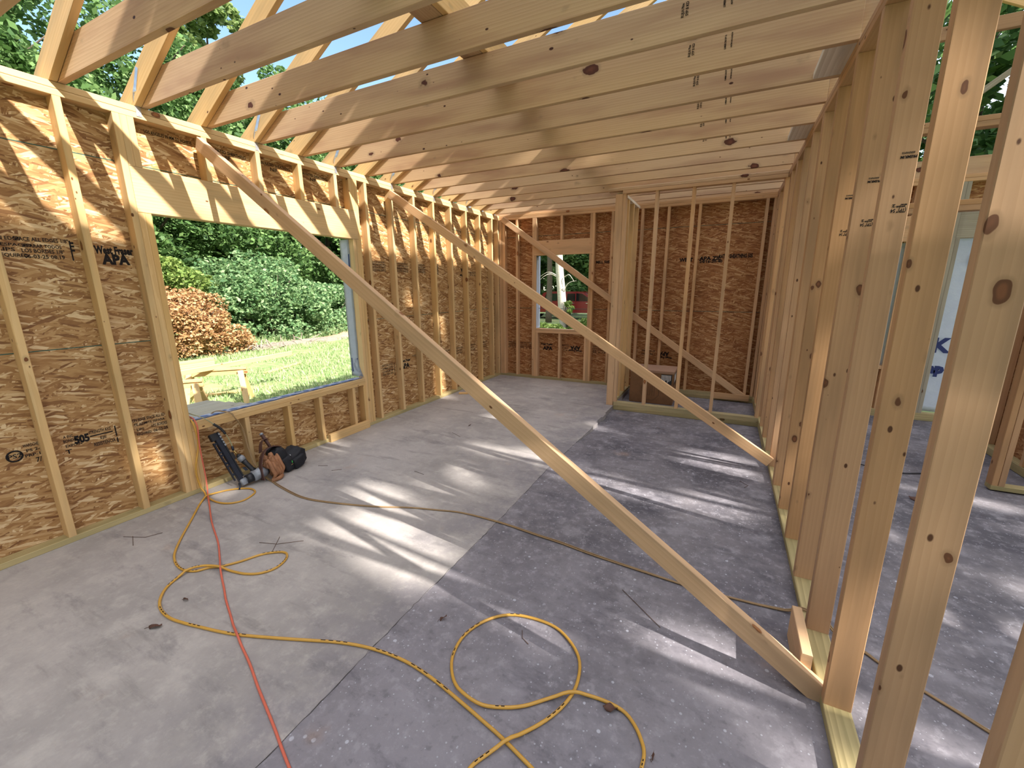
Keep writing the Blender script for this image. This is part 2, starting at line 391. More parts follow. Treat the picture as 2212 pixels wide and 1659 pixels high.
# ------------------------------------------------------------------ setting
def profile(name, pts, thick, mat, mw, parent=None, key=None, bev=.002):
    """flat-sided timber: outline pts in local XY, thickness on Z (centred)"""
    k = ('prof', key, mat.name)
    me = _bc.get(k) if key else None
    if me is None:
        bm = bmesh.new(); lo = [bm.verts.new((x, y, -thick/2)) for x, y in pts]; hi = [bm.verts.new((x, y, thick/2)) for x, y in pts]
        n = len(pts); bm.faces.new(lo[::-1]); bm.faces.new(hi)
        for i in range(n): bm.faces.new((lo[i], lo[(i+1) % n], hi[(i+1) % n], hi[i]))
        bmesh.ops.bevel(bm, geom=[e for e in bm.edges if abs(e.verts[0].co.z-e.verts[1].co.z) < 1e-6], offset=bev, segments=1, affect='EDGES')
        me = bm_mesh(bm, name); me.materials.append(mat)
        if key: _bc[k] = me
    o = bpy.data.objects.new(name, me); C.objects.link(o)
    if parent is not None: o.parent = parent
    o.matrix_world = mw; return o

def structure(name, loc=(0, 0, 0), label=None):
    o = empty(name, loc); o['kind'] = 'structure'
    if label: o['label'] = label
    return o

def sheath(parent, org, u, n_out, u0, u1, rows, holes, mat, thick=.0115):
    """panels of strand board standing on the plane through org; u along, z up, n_out outwards"""
    org, u, n_out = Vector(org), Vector(u), Vector(n_out)
    for r0, r1 in rows:
        cuts = [(u0, u1, r0, r1)]
        for a, b, c, d in holes:
            new = []
            for p, q, e, f in cuts:
                if b <= p or a >= q or d <= e or c >= f: new.append((p, q, e, f)); continue
                if a > p: new.append((p, a, e, f))
                if b < q: new.append((b, q, e, f))
                p2, q2 = max(p, a), min(q, b)
                if c > e: new.append((p2, q2, e, c))
                if d < f: new.append((p2, q2, d, f))
            cuts = new
        for p, q, e, f in cuts:
            A = org + u*p + Vector((0, 0, (e+f)/2)) + n_out*thick/2; B = org + u*q + Vector((0, 0, (e+f)/2)) + n_out*thick/2
            board('strand_board_panel', A, B, f-e-.002, thick, (0, 0, 1), mat, parent)
    for (r0, r1), (s0, s1) in zip(rows, rows[1:]):       # coloured edge seal between the rows
        segs = [(u0, u1)]
        for a, b, c, d in holes:
            if c < r1 < d: segs = [(u0, a), (b, u1)]
        for a, b in segs:
            board('panel_edge_seal', org+u*a+Vector((0, 0, r1))+n_out*(thick/2-.001), org+u*b+Vector((0, 0, r1))+n_out*(thick/2-.001), .007, thick, (0, 0, 1), M['seam'], parent)

# floor: one slab, pale on the left of the old edge, darker on the right, sunk towards the closet
def floor():
    f = structure('floor', label='concrete slab, pale on the left and dark with paint speckles on the right')
    SX = 2.385
    bm = bmesh.new()
    edge = [(-2.6, 2.356), (-1.0, 2.362), (-.3, 2.356), (.6, 2.366), (1.6, 2.352), (2.4, 2.385), (2.86, 2.40), (2.94, 2.385), (3.05, 2.41), (3.06, 2.375), (3.3, 2.385), (3.31, 2.405), (3.48, 2.40), (3.49, 2.385), (3.95, 2.39), (5.17, 2.39)]
    top = [bm.verts.new((x, y, 0)) for y, x in edge]
    left = [bm.verts.new((-.1, y, 0)) for y, x in edge]
    bot = [bm.verts.new((x, y, -.12)) for y, x in edge]
    for i in range(len(edge)-1):
        bm.faces.new((left[i], top[i], top[i+1], left[i+1])); bm.faces.new((top[i], bot[i], bot[i+1], top[i+1]))
    # outer face of the slab towards the yard
    l2 = [bm.verts.new((-.1, y, -.5)) for y, x in edge]
    for i in range(len(edge)-1): bm.faces.new((left[i+1], l2[i+1], l2[i], left[i]))
    child('pale_slab', bm_mesh(bm), M['slab_pale'], f)
    bm = bmesh.new(); nx, ny = 30, 60
    def zz(x, y):
        t = max(0, min(1, (y-2.2)/1.0)); t = t*t*(3-2*t); return -.0015 - .0565*t
    g = [[bm.verts.new((2.3 + (6.4*i/nx if i else 0), -2.6 + 7.8*j/ny, zz(2.3, -2.6 + 7.8*j/ny))) for i in range(nx+1)] for j in range(ny+1)]
    for j in range(ny):
        for i in range(nx): bm.faces.new((g[j][i], g[j][i+1], g[j+1][i+1], g[j+1][i]))
    child('dark_slab', bm_mesh(bm, smooth=True), M['slab_dark'], f)
    # slab body under both
    child('slab_base', box((-.09, -2.6, -.5), (8.7, 5.2, -.125)), M['slab_dark'], f)
    # the hairline crack that follows the seam
    pts = []
    rnd = random.Random(4)
    y = -1.5
    while y < 2.9:
        x = np.interp(y, [e[0] for e in edge], [e[1] for e in edge]); pts.append((x+rnd.uniform(-.005, .005), y, .0003)); y += rnd.uniform(.02, .06)
    child('seam_crack', ribbon(pts, (1, 0, 0), [max(.0006, rnd.gauss(.0016, .0014)) for _ in pts], .0008), M['crack'], f)
floor()

ROWS = [(-.02, 1.2375), (1.2375, 2.44), (2.44, 2.795)]
wl = structure('wall_left', label='outer wall of pale strand board on the left')
sheath(wl, (-D, 0, 0), (0, 1, 0), (-1, 0, 0), -2.5, L+.1, ROWS, [(-.06, 1.757, .583, 2.119)], M['osb'])
wb = structure('wall_back', label='outer wall of russet strand board at the far end')
sheath(wb, (0, L+D, 0), (1, 0, 0), (0, 1, 0), -.1, 6.9, ROWS, [(.713, 1.63, .895, 2.119), (4.55, 5.50, .6, 2.1), (5.97, 6.85, 0.03, 2.12)], M['osb_red'])

GL = 'uprights of the left wall'; GB = 'uprights of the back wall'; GP = 'uprights of the open partition'; GC = 'uprights of the closet frame'
# left wall uprights
y0 = -.4455
fl = [(-1.252, 'third whole one before the big window, cut by the frame'), (-.8463, 'second whole one before the big window opening'), (-.4455, 'first whole one before the big window opening')]
for y, s in fl: stud(-D, 0, y, y+T, T, H, M['pine'], 'yellow pine left wall stud, ' + s, GL)
stud(-D, 0, -.171, -.133, T, H, M['pine'], 'full height pine post left of the big window, outer ply touching the strand board bay', GL, 'king_stud')
stud(-D, 0, -.1325, -.0945, T, 2.117, M['pine'], 'pine trimmer left of the big window, second ply, under the header end', GL, 'trimmer_stud')
stud(-D, 0, -.094, -.056, T, 2.117, M['pine'], 'pine trimmer at the left edge of the big window opening, beside the hanging hoses', GL, 'trimmer_stud')
stud(-D, 0, -.1325, -.0945, 2.412, H, M['pine'], 'short pine block above the left end of the big header, next to the king stud', GL, 'cripple_stud')
stud(-D, 0, -.094, -.056, 2.412, H, M['pine'], 'short pine block above the left end of the big header, third ply from the left', GL, 'cripple_stud')
for y, s in ((.355, 'first short stud above the big header, behind the long brace'), (.771, 'second short stud above the big header from the left'), (1.171, 'third short stud above the big header from the left'), (1.572, 'fourth short stud above the big header from the left')):
    stud(-D, 0, y, y+T, 2.412, H, M['pine'], s, GL, 'cripple_stud')
stud(-D, 0, 1.756, 1.794, 2.412, H, M['pine'], 'short pine block above the right end of the big header, left ply', GL, 'cripple_stud')
stud(-D, 0, 1.7945, 1.8325, 2.412, H, M['pine'], 'short pine block above the right end of the big header, right ply', GL, 'cripple_stud')
stud(-D, 0, 1.756, 1.794, T, 2.117, M['pine'], 'pine trimmer at the right edge of the big window opening', GL, 'trimmer_stud')
stud(-D, 0, 1.7945, 1.8325, T, 2.117, M['pine'], 'pine trimmer right of the big window, second ply', GL, 'trimmer_stud')
stud(-D, 0, 1.833, 1.871, T, H, M['pine'], 'full height pine post right of the big window opening', GL, 'king_stud')
for i in range(8):
    y = 1.9726+S*i-(.0 if i < 6 else .01)
    stud(-D, 0, y, y+T, T, H, M['pine'], ['second whole stud right of the big window, behind the middle brace' if i == 1 else 'first whole stud to the right of the big window' if i == 0 else 'last whole stud of the left wall before the far corner' if i == 7 else ORD[i+1]+' whole stud to the right of the big window'][0] + ' in the left wall', GL)
stud(-D, 0, L-.005-T, L-.005, T, H, M['pine'], 'corner stud where the left wall meets the back wall', GL)
# short studs under the big sill
for y, s in ((-.0555, 'first stud under the big window sill, half hidden behind the hoses'), (.355, 'second stud under the big window sill, between the nail gun and the tool belt'), (.764, 'third stud under the big window sill, right of the tool belt'), (1.116, 'fourth stud under the big window sill, at the end of the low board'), (1.558, 'fifth stud under the big window sill'), (1.7175, 'last stud under the big window sill, against the trimmer')):
    stud(-D, 0, y, y+T, T, .508, M['pine'], s, GL, 'cripple_stud')
# plates, header, sill of the left wall
plate('bottom_plate', (-D, -2.5, 0), (0, L, T), M['treated'], 'pressure treated bottom plate of the left wall on the slab')
plate('top_plate', (-D, -2.5, H), (0, L, H+T-.0006), M['pine'], 'lower ply of the top plate along the left wall')
plate('top_plate', (-D, -2.5, H+T+.0006), (0, L, TOP), M['pine'], 'upper ply of the top plate along the left wall, under the rafters')
plate('window_header', (-T, -.1325, 2.1185), (0, 1.8325, 2.411), M['pine'], 'deep pine header board above the big window opening', 'header')
plate('window_header', (-D, -.1325, 2.1185), (-D+T, 1.8325, 2.411), M['pine'], 'outer ply of the deep header above the big window opening', 'header')
plate('window_sill', (-D, -.0555, .509), (0, 1.7555, .5465), M['pine'], 'lower ply of the pine sill under the big window opening', 'sill')
plate('window_sill', (-D, -.0555, .547), (0, 1.7555, .585), M['pine'], 'upper ply of the pine sill under the big window, partly covered by blue tape', 'sill')
plate('low_board', (.001, 1.175, 0), (.039, 1.735, .089), M['pine'], 'short pine board on edge on the slab against the plate under the big window', 'board')

# back wall uprights (front faces at y = L)
def bstud(x, z0, z1, s, name='wall_stud', m='brace'): stud(x, x+T, L, L+D, z0, z1, M[m], s, GB, name)
bstud(.001, T, H, 'corner post ply of the back wall nearest the left wall'); bstud(.0395, T, H, 'second corner post ply of the back wall'); bstud(.078, T, H, 'third corner post ply of the back wall, behind the upper end of the far brace')
bstud(.325, T, H, 'whole stud of the back wall between the corner and the small window')
bstud(.635, T, H, 'full height post left of the small window', 'king_stud'); bstud(.6735, T, 2.1175, 'trimmer at the left edge of the small window', 'trimmer_stud')
bstud(1.133, 2.354, H, 'short stud above the small window header', 'cripple_stud')
bstud(.6735, 2.354, H, 'short stud above the left end of the small window header', 'cripple_stud')
bstud(1.6675, T, H, 'full height post right of the small window', 'king_stud'); bstud(1.629, T, 2.1175, 'trimmer at the right edge of the small window', 'trimmer_stud')
bstud(1.629, 2.354, H, 'short stud above the right end of the small window header', 'cripple_stud')
bstud(.712, T, .819, 'short stud under the left end of the small window sill', 'cripple_stud'); bstud(1.133, T, .819, 'short stud under the middle of the small window sill', 'cripple_stud'); bstud(1.5905, T, .819, 'short stud under the right end of the small window sill', 'cripple_stud')
bstud(1.962, T, H, 'whole stud of the back wall between the small window and the closet')
bstud(2.402, .04, H, 'stud in the left back corner of the closet'); bstud(2.772, .04, H, 'closet back wall stud behind the cardboard box, left one'); bstud(3.186, .04, H, 'closet back wall stud just right of the cardboard box'); bstud(3.999, .04, H, 'closet back wall stud near its right corner'); bstud(4.09, .04, H, 'stud in the right back corner of the closet')
for x, s in ((4.245, 'beside the partition'), (4.512, 'left of the window of the next room'), (5.501, 'right of the window of the next room'), (5.70, 'between the window and the wrapped opening'), (5.893, 'first ply left of the wrapped opening'), (5.9315, 'second ply left of the wrapped opening')):
    bstud(x, T, H, 'back wall stud of the next room, ' + s, m='grey_wood' if x > 5.8 else 'brace')
plate('bottom_plate', (0, L, 0), (2.29, L+D, T), M['treated'], 'treated bottom plate of the back wall under the small window')
plate('bottom_plate', (2.392, L, -.057), (W, L+D, -.0185), M['treated'], 'lower ply of the treated plate at the closet back')
plate('bottom_plate', (2.392, L, -.018), (W, L+D, .04), M['treated'], 'upper ply of the treated plate at the closet back')
plate('bottom_plate', (W+D+.001, L, -.057), (6.9, L+D, T), M['treated'], 'treated plate of the back wall in the next room')
plate('top_plate', (.0005, L, H), (6.9, L+D, H+T-.0006), M['brace'], 'lower ply of the top plate along the back wall')
plate('top_plate', (.0005, L, H+T+.0006), (6.9, L+D, TOP), M['brace'], 'upper ply of the top plate along the back wall')
plate('window_header', (.6735, L, 2.1185), (1.667, L+T, 2.353), M['brace'], 'header board above the small window of the back wall', 'header')
plate('window_sill', (.712, L, .82), (1.6285, L+D, .8575), M['brace'], 'lower ply of the sill under the small window', 'sill')
plate('window_sill', (.712, L, .858), (1.6285, L+D, .896), M['brace'], 'upper ply of the sill under the small window', 'sill')
plate('door_header', (5.9315, L, 2.1185), (6.9, L+T, 2.40), M['grey_wood'], 'weathered header over the wrapped opening in the next room', 'header')
plate('window_header', (4.55, L, 2.105), (5.50, L+T, 2.39), M['brace'], 'header over the window of the next room', 'header')
plate('window_sill', (4.55, L, .56), (5.50, L+D, .598), M['brace'], 'sill under the window of the next room', 'sill')

# open partition on the right
LEAN = -.016
def rstud(y, s, x0=W, z0=T+.0005, m='spruce', name='partition_stud', mat=None):
    return stud(x0, x0+D, y, y+T, z0, H+.002, M[m], s, GP, name, dx=LEAN)
RS = {}
for k in range(-1, 13):
    y = -.03+S*k
    n = k+1
    lab = ('nearest partition stud, cut off by the right edge of the frame at the bottom' if k == -2 else
           'big knotty partition stud at the far right, nearest whole one' if k == -1 else
           'partition stud where the near brace and the low block end' if k == 0 else
           'partition stud behind the low block, '+ORD[2]+' beyond the big knotty one' if k == 1 else
           ORD[n]+' partition stud beyond the big knotty one')
    if k in (11,): continue
    RS[k] = rstud(y, 'spruce ' + lab, z0=T+.0005 if y < 2.5 else T+.0005)
rstud(-.882, 'nearest spruce partition stud, filling the bottom right corner of the frame')
rstud(-.03+S*5+T+.0008, 'second ply nailed to the fifth spruce stud beyond the brace foot, with sunlight on it')
rstud(-.03+S*8+T+.0008, 'second ply of the doubled partition stud near the closet front')
rstud(4.70, 'partition stud inside the closet, next to its back corner'); rstud(L-T-.002, 'last partition stud in the right back corner of the closet')
plate('bottom_plate', (W, -2.4, 0), (W+D, L-.001, T), M['treated'], 'greenish treated bottom plate of the open partition')
plate('shim_plate', (W+.001, 2.72, -.057), (W+D-.001, L-.001, -.001), M['treated'], 'second treated plate under the partition plate where the slab is lower')
a = (W+D/2+LEAN, -2.4, H+.0215); b = (W+D/2+LEAN, L, H+.0215)
tag(board('top_plate', a, b, D, T-.001, (1, 0, 0), M['spruce']), 'lower ply of the top plate of the open partition', 'plate')
tag(board('top_plate', (a[0], a[1], a[2]+T), (b[0], b[1], b[2]+T), D, T-.003, (1, 0, 0), M['spruce']), 'upper ply of the top plate of the open partition, under the joist ends', 'plate')

# closet frame
CX0, CX1, CY = 2.292, 2.383, 3.90
ZB = .054
for i, (x, y, z0, s) in enumerate([(CX0, 3.901, .0005, 'knotty closet corner post, broad face towards the camera, standing on the slab edge'), (CX0, 3.94, T, 'second ply behind the closet corner post'), (CX0, 3.979, T, 'third ply behind the closet corner post'), (CX0, 4.30, T, 'closet side stud nearest the corner post'), (CX0, 4.62, T, 'closet side stud halfway to the back wall'), (CX0, 4.95, T, 'closet side stud against the back wall')]):
    stud(x, x+D+.0015, y, y+T, z0, H, M['brace' if i < 3 else 'pine'], s, GC, 'closet_stud')
for x, s in ((2.385, 'closet front stud against the corner post'), (2.770, 'closet front stud, first free one from the left'), (3.180, 'closet front stud, middle one of the three free ones'), (3.588, 'closet front stud, third free one from the left'), (4.094, 'closet front stud against the partition')):
    stud(x, x+T, CY, CY+D, ZB, H, M['brace'], s, GC, 'closet_stud')
plate('bottom_plate', (2.392, CY-.004, -.057), (W, CY+D, -.0025), M['treated'], 'lower treated plate across the closet front')
plate('bottom_plate', (2.392, CY-.002, -.002), (W, CY+D, ZB-.0005), M['treated'], 'upper treated plate across the closet front, carrying the three thin studs')
plate('bottom_plate', (CX0, 3.94, .0005), (CX1, L-.0005, T-.0005), M['treated'], 'treated plate under the closet side')
plate('top_plate', (2.382, CY-.01, H), (W-.02, CY+D-.01, H+T-.0006), M['brace'], 'lower ply of the top plate over the closet front')
plate('top_plate', (2.20, CY-.01, H+T+.0006), (W-.02, CY+D-.01, TOP-.001), M['joist'], 'upper ply of the closet top plate, jutting out to the left')
plate('top_plate', (CX0, CY+D-.008, H+.0006), (CX1, L-.001, H+T-.0006), M['white_wood'], 'lower ply of the top plate over the closet side')

# ------------------------------------------------------------------ ceiling joists and rafters
M2 = .555; ang = math.atan(M2); ca, sa = math.cos(ang), math.sin(ang)
RX = 4.30                                   # ridge
def rafter_profile():
    dep = .1425; z0 = 2.792                 # underside height above x = 0
    def loc(x, z): return ((x*ca + (z-z0)*sa), (-x*sa + (z-z0)*ca))
    tail = -.46
    p = []
    a = loc(tail, z0+M2*tail); p.append(a)
    # birdsmouth over the plate
    xs = -D-.013; p.append(loc(xs, z0+M2*xs)); p.append(loc(xs, TOP+.001)); p.append(loc((TOP+.001-z0)/M2, TOP+.001))
    p.append(loc(RX-.019, z0+M2*(RX-.019)))
    p.append(loc(RX-.019, z0+M2*(RX-.019)+dep/ca)); p.append(loc(tail, z0+M2*tail+dep/ca))
    return p
RP = rafter_profile()
JP = [(0, 0), (4.235, 0), (4.235, .184), (.30, .184), (0, .105)]
n = 0
for k in range(-3, 14):
    y = y0 + S*k - (.0 if k < 3 else .006*(k-3)/2 if False else 0)
    n = k+2
    m = Matrix(((ca, -sa, 0, 0), (0, 0, -1, 0), (sa, ca, 0, 0), (0, 0, 0, 1)))
    m = Matrix.Translation((0, y+T/2, 2.792)) @ m
    nm = {-3: 'rafter outside the frame, far behind the camera side', -2: 'rafter outside the frame on the camera side', -1: 'rafter at the top left corner, nearest visible one', 0: 'rafter landing above the first stud left of the big window', 1: 'rafter over the left end of the big header'}.get(k, ORD[n-1 if n-1 > 0 else 1]+' rafter counted from the top left corner towards the far end')
    o = profile('roof_rafter', RP, T-.001, M['pine'], m, key='rafter'); tag(o, 'pine roof '+nm, 'rafter', 'left roof rafters')
    # the other slope
    m2 = Matrix.Translation((2*RX, 0, 0)) @ Matrix.Diagonal((-1, 1, 1, 1)) @ m
    if k >= -3:
        o = profile('roof_rafter', [(x, yy) for x, yy in RP], T-.001, M['pine'], m2 @ Matrix.Diagonal((1, 1, 1, 1)), key='rafter'); tag(o, 'rafter of the far roof slope, opposite the '+(['third one outside the frame', 'second one outside the frame', 'nearest one'][k+3] if k < 0 else ORD[k+1]+' one of the near slope'), 'rafter', 'right roof rafters')
for k in range(-3, 14):
    y = y0 + S*k + T + .0015
    n = k+2
    shrt = (k % 2 == 0)
    o = profile('ceiling_joist', JP if not shrt else [(0, 0), (4.205, 0), (4.205, .184), (.30, .184), (0, .105)], T-.001, M['joist'],
                Matrix.Translation((-.083, y+T/2, TOP+.0012)) @ Matrix(((1, 0, 0, 0), (0, 0, -1, 0), (0, 1, 0, 0), (0, 0, 0, 1))), key='joist%d' % shrt)
    nm = {-3: 'one outside the frame, third before the top left corner', -2: 'one outside the frame, second before the top left corner', -1: 'nearest one, crossing the top left corner', 0: 'first whole one across the top left', 1: 'second whole one across the top'}.get(k, ORD[k+1]+' whole one counted from the near end')
    tag(o, 'pine ceiling joist, ' + nm, 'joist', 'ceiling joists over the room')
    if k >= -1:
        xe = 8.5 if k < 2 else W+.30
        board('ceiling_joist', (W-.005, y+T*1.5+.001, TOP+.0935), (xe, y+T*1.5+.001, TOP+.0935), .184, T-.001, (0, 0, 1), M['joist'])
        tag(C.objects[-1], ('ceiling joist of the next room' if k < 2 else 'short tail joist')+' lapping the '+(ORD[k+1] if k > 0 else 'first' if k == 0 else 'nearest')+' joist over the partition', 'joist', 'ceiling joists of the next room')
zr = 2.792+M2*RX
for yy, s in ((L+.02, 'inner'), (L+.065, 'outer')): plate('end_joist', (-.08, yy, TOP+.001), (6.9, yy+T, TOP+.185), M['joist'], s+' joist of the pair standing on the back wall plate', 'joist')
tag(board('ridge_board', (RX, -2.0, zr+.06), (RX, 5.2, zr+.06), .184, T-.002, (0, 0, 1), M['pine']), 'ridge board along the roof peak above the partition', 'beam')
# eave plate and posts on the far side
plate('top_plate', (8.42, -1.6, H), (8.42+D, 5.1, TOP), M['pine'], 'doubled top plate of the distant outer wall')
for i in range(5): stud(8.42, 8.42+D, -1.5+1.6*i, -1.5+1.6*i+T, T, H, M['pine'], ORD[i+1]+' stud of the distant outer wall from the camera side', 'uprights of the distant wall')
plate('bottom_plate', (8.42, -1.6, 0), (8.42+D, 2.2, T), M['treated'], 'bottom plate of the distant outer wall')
# walkway boards on the joists
tag(board('walkway_board', (2.117, -1.7, 3.003), (2.117, 4.6, 3.003), .14, T-.002, (1, 0, 0), M['joist']), 'flat board laid across the tops of the joists', 'board')
tag(board('walkway_board', (2.207, -1.7, 3.055), (2.207, 4.6, 3.055), .14, T-.002, (0, 0, 1), M['pine']), 'board on edge beside the flat one on top of the joists', 'board')
for i, (yy, s) in enumerate(((y0+S*4+T*2+.003, 'nearer'), (y0+S*7+T*2+.003, 'farther'))):
    plate('nailing_block', (3.985, yy, TOP+.003), (4.235, yy+S-T-.004, TOP+.04), M['white_wood'], 'weathered flat block on the partition plate between joists, the '+s+' one', 'block')

# metal straps on every other rafter
def strap(k):
    y = y0+S*k; e = empty('hurricane_strap', (0, y, 2.74))
    pts, wd = [], []
    for i in range(17):
        t = i/16; z = 2.735+.26*t
        tw = max(0, min(1, (t-.28)/.3)); a = tw*PI/2
        x = .0025 + tw*.045 + max(0, t-.55)*.16; yy = y - .0025 + (1-tw)*.02
        pts.append((x if tw > 0 else .0025, yy if tw > 0 else y+.0175, z)); wd.append((math.sin(a)*.85, math.cos(a), math.sin(a)*-.3))
    child('twisted_strap', ribbon(pts, wd, .03, .0016), M['galv'], e)
    for z in (2.745, 2.765, 2.785): child('nail_head', obox((.004, y+.0175, z), (.001, 0, 0), (0, .004, 0), (0, 0, .004)), M['galv'], e)
    return e
for j, k in enumerate((1, 3, 5, 7, 9, 11)):
    tag(strap(k), 'twisted galvanised strap at the top plate, '+['nearest the camera, left of the near brace', 'second from the camera, above the second short stud', 'third from the camera', 'fourth from the camera', 'fifth from the camera', 'farthest one near the corner'][j], 'metal strap', 'metal straps on the rafters')

# ------------------------------------------------------------------ diagonal braces
def brace(name_label, a, b):
    """a, b on the centre line; width in the vertical plane"""
    return tag(board('diagonal_brace', a, b, D, T, (0, 0, 1), M['brace']), name_label, 'brace', 'temporary diagonal braces')
brace('long diagonal brace nearest the camera, from the left wall top down to the partition foot', (-.002, .334, 2.668), (4.155, .027, .012))
brace('middle diagonal brace, from the second stud right of the window down to the partition', (.018, 2.358, 2.67), (4.135, 2.388, .085))
brace('far diagonal brace lying flat against the back wall and closet studs', (.085, L-.021, 2.735), (4.0, L-.021, .03))
plate('low_block', (4.06, .045, .0005), (4.098, .335, .168), M['brace'], 'short wooden block on edge on the slab at the foot of the near brace', 'block')
plate('low_block', (3.62, L-.042, -.03), (4.08, L-.003, .06), M['brace'], 'short wooden block on the closet floor under the end of the far brace', 'block')

# ------------------------------------------------------------------ house wrap and flashing tape
def wavy_sheet(fn, nu, nv, mat, name, parent=None, thick=.0012):
    """sheet with an uneven edge: fn(u, v) -> point"""
    bm = bmesh.new(); g = [[bm.verts.new(fn(i/nu, j/nv)) for i in range(nu+1)] for j in range(nv+1)]
    for j in range(nv):
        for i in range(nu): bm.faces.new((g[j][i], g[j][i+1], g[j+1][i+1], g[j+1][i]))
    bmesh.ops.solidify(bm, geom=bm.faces[:], thickness=thick)
    me = bm_mesh(bm, name, True)
    if parent is None: return link(name, me, mat)
    return child(name, me, mat, parent)
nz = mnoise.noise
hw = empty('house_wrap', (-.12, 1.75, .6))
tag(hw, 'white house wrap folded around the right side of the big window opening', 'house wrap')
wavy_sheet(lambda u, v: (-.205 + u*(.135+.03*nz(Vector((0, 0, v*5))) + (.05 if v < .08 else 0)*(1-v/.08 if v < .08 else 0)), 1.7535-.003*math.sin(u*3), .60+1.515*v), 4, 40, M['wrap'], 'folded_flap', hw)
put_text('blue_letter', 'K', .15, (-.19, 1.7515, .66), (.75, 0, 0), (0, 0, 1), M['wrap_ink'], hw, bold=.01)
put_text('blue_letter', 'I', .12, (-.10, 1.7515, 1.84), (.6, 0, 0), (0, 0, 1), M['wrap_ink'], hw, bold=.01)
hl = empty('house_wrap', (-.12, -.05, .6)); tag(hl, 'loose strip of white house wrap along the left side of the big window opening', 'house wrap')
wavy_sheet(lambda u, v: (-.135 - .01*u, -.075 + u*(.052 + .012*nz(Vector((2, 0, v*6)))), .56+1.56*v), 3, 40, M['wrap'], 'loose_flap', hl)
ts = empty('flashing_tape', (-.06, .85, .59)); tag(ts, 'blue and white flashing tape over the sill of the big window', 'flashing tape')
wavy_sheet(lambda u, v: (-.125 + u*(.100+.016*nz(Vector((v*9, 0, 0)))), -.05+1.795*v, .5885+.001*math.sin(u*9)+.0035*nz(Vector((u*3, v*24, 4)))), 5, 90, M['wrap'], 'wrap_strip', ts)
rt = random.Random(3)
for i in range(22):
    y = -.03+.0795*i; xx = -.10+.028*(i % 3); ln = rt.uniform(.035, .075)
    child('blue_print_bar', obox((xx, y+ln/2, .5935), (.010, .004, 0), (.008, ln/2, 0), (0, 0, .0004)), M['tape'], ts)
wavy_sheet(lambda u, v: (-.036 + u*(.012+.006*nz(Vector((v*11, 3, 0)))), -.05+1.795*v, .5925+.0035*nz(Vector((1, v*24, 4)))), 2, 90, M['tape'], 'blue_edge', ts)
hb = empty('house_wrap', (.72, L+D, 1)); tag(hb, 'pale house wrap strip at the left side of the small back window', 'house wrap')
wavy_sheet(lambda u, v: (.7165+.012*u*(1+nz(Vector((0, 0, v*4)))), L+.01+.13*u, .90+1.215*v), 2, 24, M['wrap'], 'folded_flap', hb)
hb = empty('house_wrap', (1.62, L+D, 1)); tag(hb, 'narrow house wrap strip at the right side of the small back window', 'house wrap')
wavy_sheet(lambda u, v: (1.627-.006*u*(1+nz(Vector((0, 3, v*4)))), L+.03+.11*u, .90+1.215*v), 2, 24, M['wrap'], 'folded_flap', hb)
hc = empty('house_wrap', (6.3, L+.1, 1)); tag(hc, 'large sheet of house wrap with blue letters closing the opening beyond the partition', 'house wrap')
wavy_sheet(lambda u, v: (5.94+.95*u, L+D+.034+.012*nz(Vector((u*4, v*6, 0))), .04+2.12*v), 16, 30, M['wrap'], 'wrap_sheet', hc)
for s, z, x, h in (('H', 1.83, 6.12, .12), ('K', .80, 5.965, .17), ('ap', .54, 5.965, .12), ('Home', .30, 6.02, .02)):
    if s != 'Home': put_text('blue_letters', s, h, (x, L+D+.018, z), (1, 0, 0), (0, 0, 1), M['wrap_ink'], hc, bold=.012)
hd = empty('house_wrap', (5.5, L+.1, 1)); tag(hd, 'thin strip of house wrap beside the window of the next room', 'house wrap')
wavy_sheet(lambda u, v: (5.497-.03*u, L+.0+.13*u, .61+1.48*v), 2, 20, M['wrap'], 'folded_flap', hd)

# ------------------------------------------------------------------ printing on the strand board
XI = -D+.0009
def wtext(s, h, y, z, width=None, mat='ink', up=1, bold=.004, tilt=0):
    c, t = math.cos(tilt), math.sin(tilt)
    put_text('printed_marking', s, h, (XI, y, z), (0, up*c, up*t), (0, -t*up, up*c) if up > 0 else (0, t, -c), M[mat], wl, bold=bold*h*8, width=width)
def wrect(y0_, y1_, z0_, z1_): child('printed_bar', obox((XI, (y0_+y1_)/2, (z0_+z1_)/2), (.0003, 0, 0), (0, abs(y1_-y0_)/2, 0), (0, 0, abs(z1_-z0_)/2)), M['ink'], wl)
# upper line of print, left bay
wtext('ON EDGE', .02, -.81, 1.888, .11); wtext('E ESPACIO', .016, -.81, 1.855, .15)
wtext('LIPS', .02, -.80, 1.826, .07); wtext('REQUIRED', .02, -.81, 1.794, .13)
wtext('SPACE ALL EDGES 1/8"', .022, -.728, 1.888, .235); wtext('SEPARAR TODOS', .02, -.70, 1.852, .17)
wtext('LOS BORDES 1/8"', .022, -.706, 1.822, .185); wtext('06-03-25 08:19', .022, -.700, 1.79, .175)
wrect(-.491, -.484, 1.784, 1.905)
for z in (1.84, 1.865, 1.885): wrect(-.484, -.470, z, z+.012)
wtext('West Fraser', .048, -.373, 1.838, .205, bold=.009); wtext('APA', .062, -.342, 1.772, .145, bold=.010)
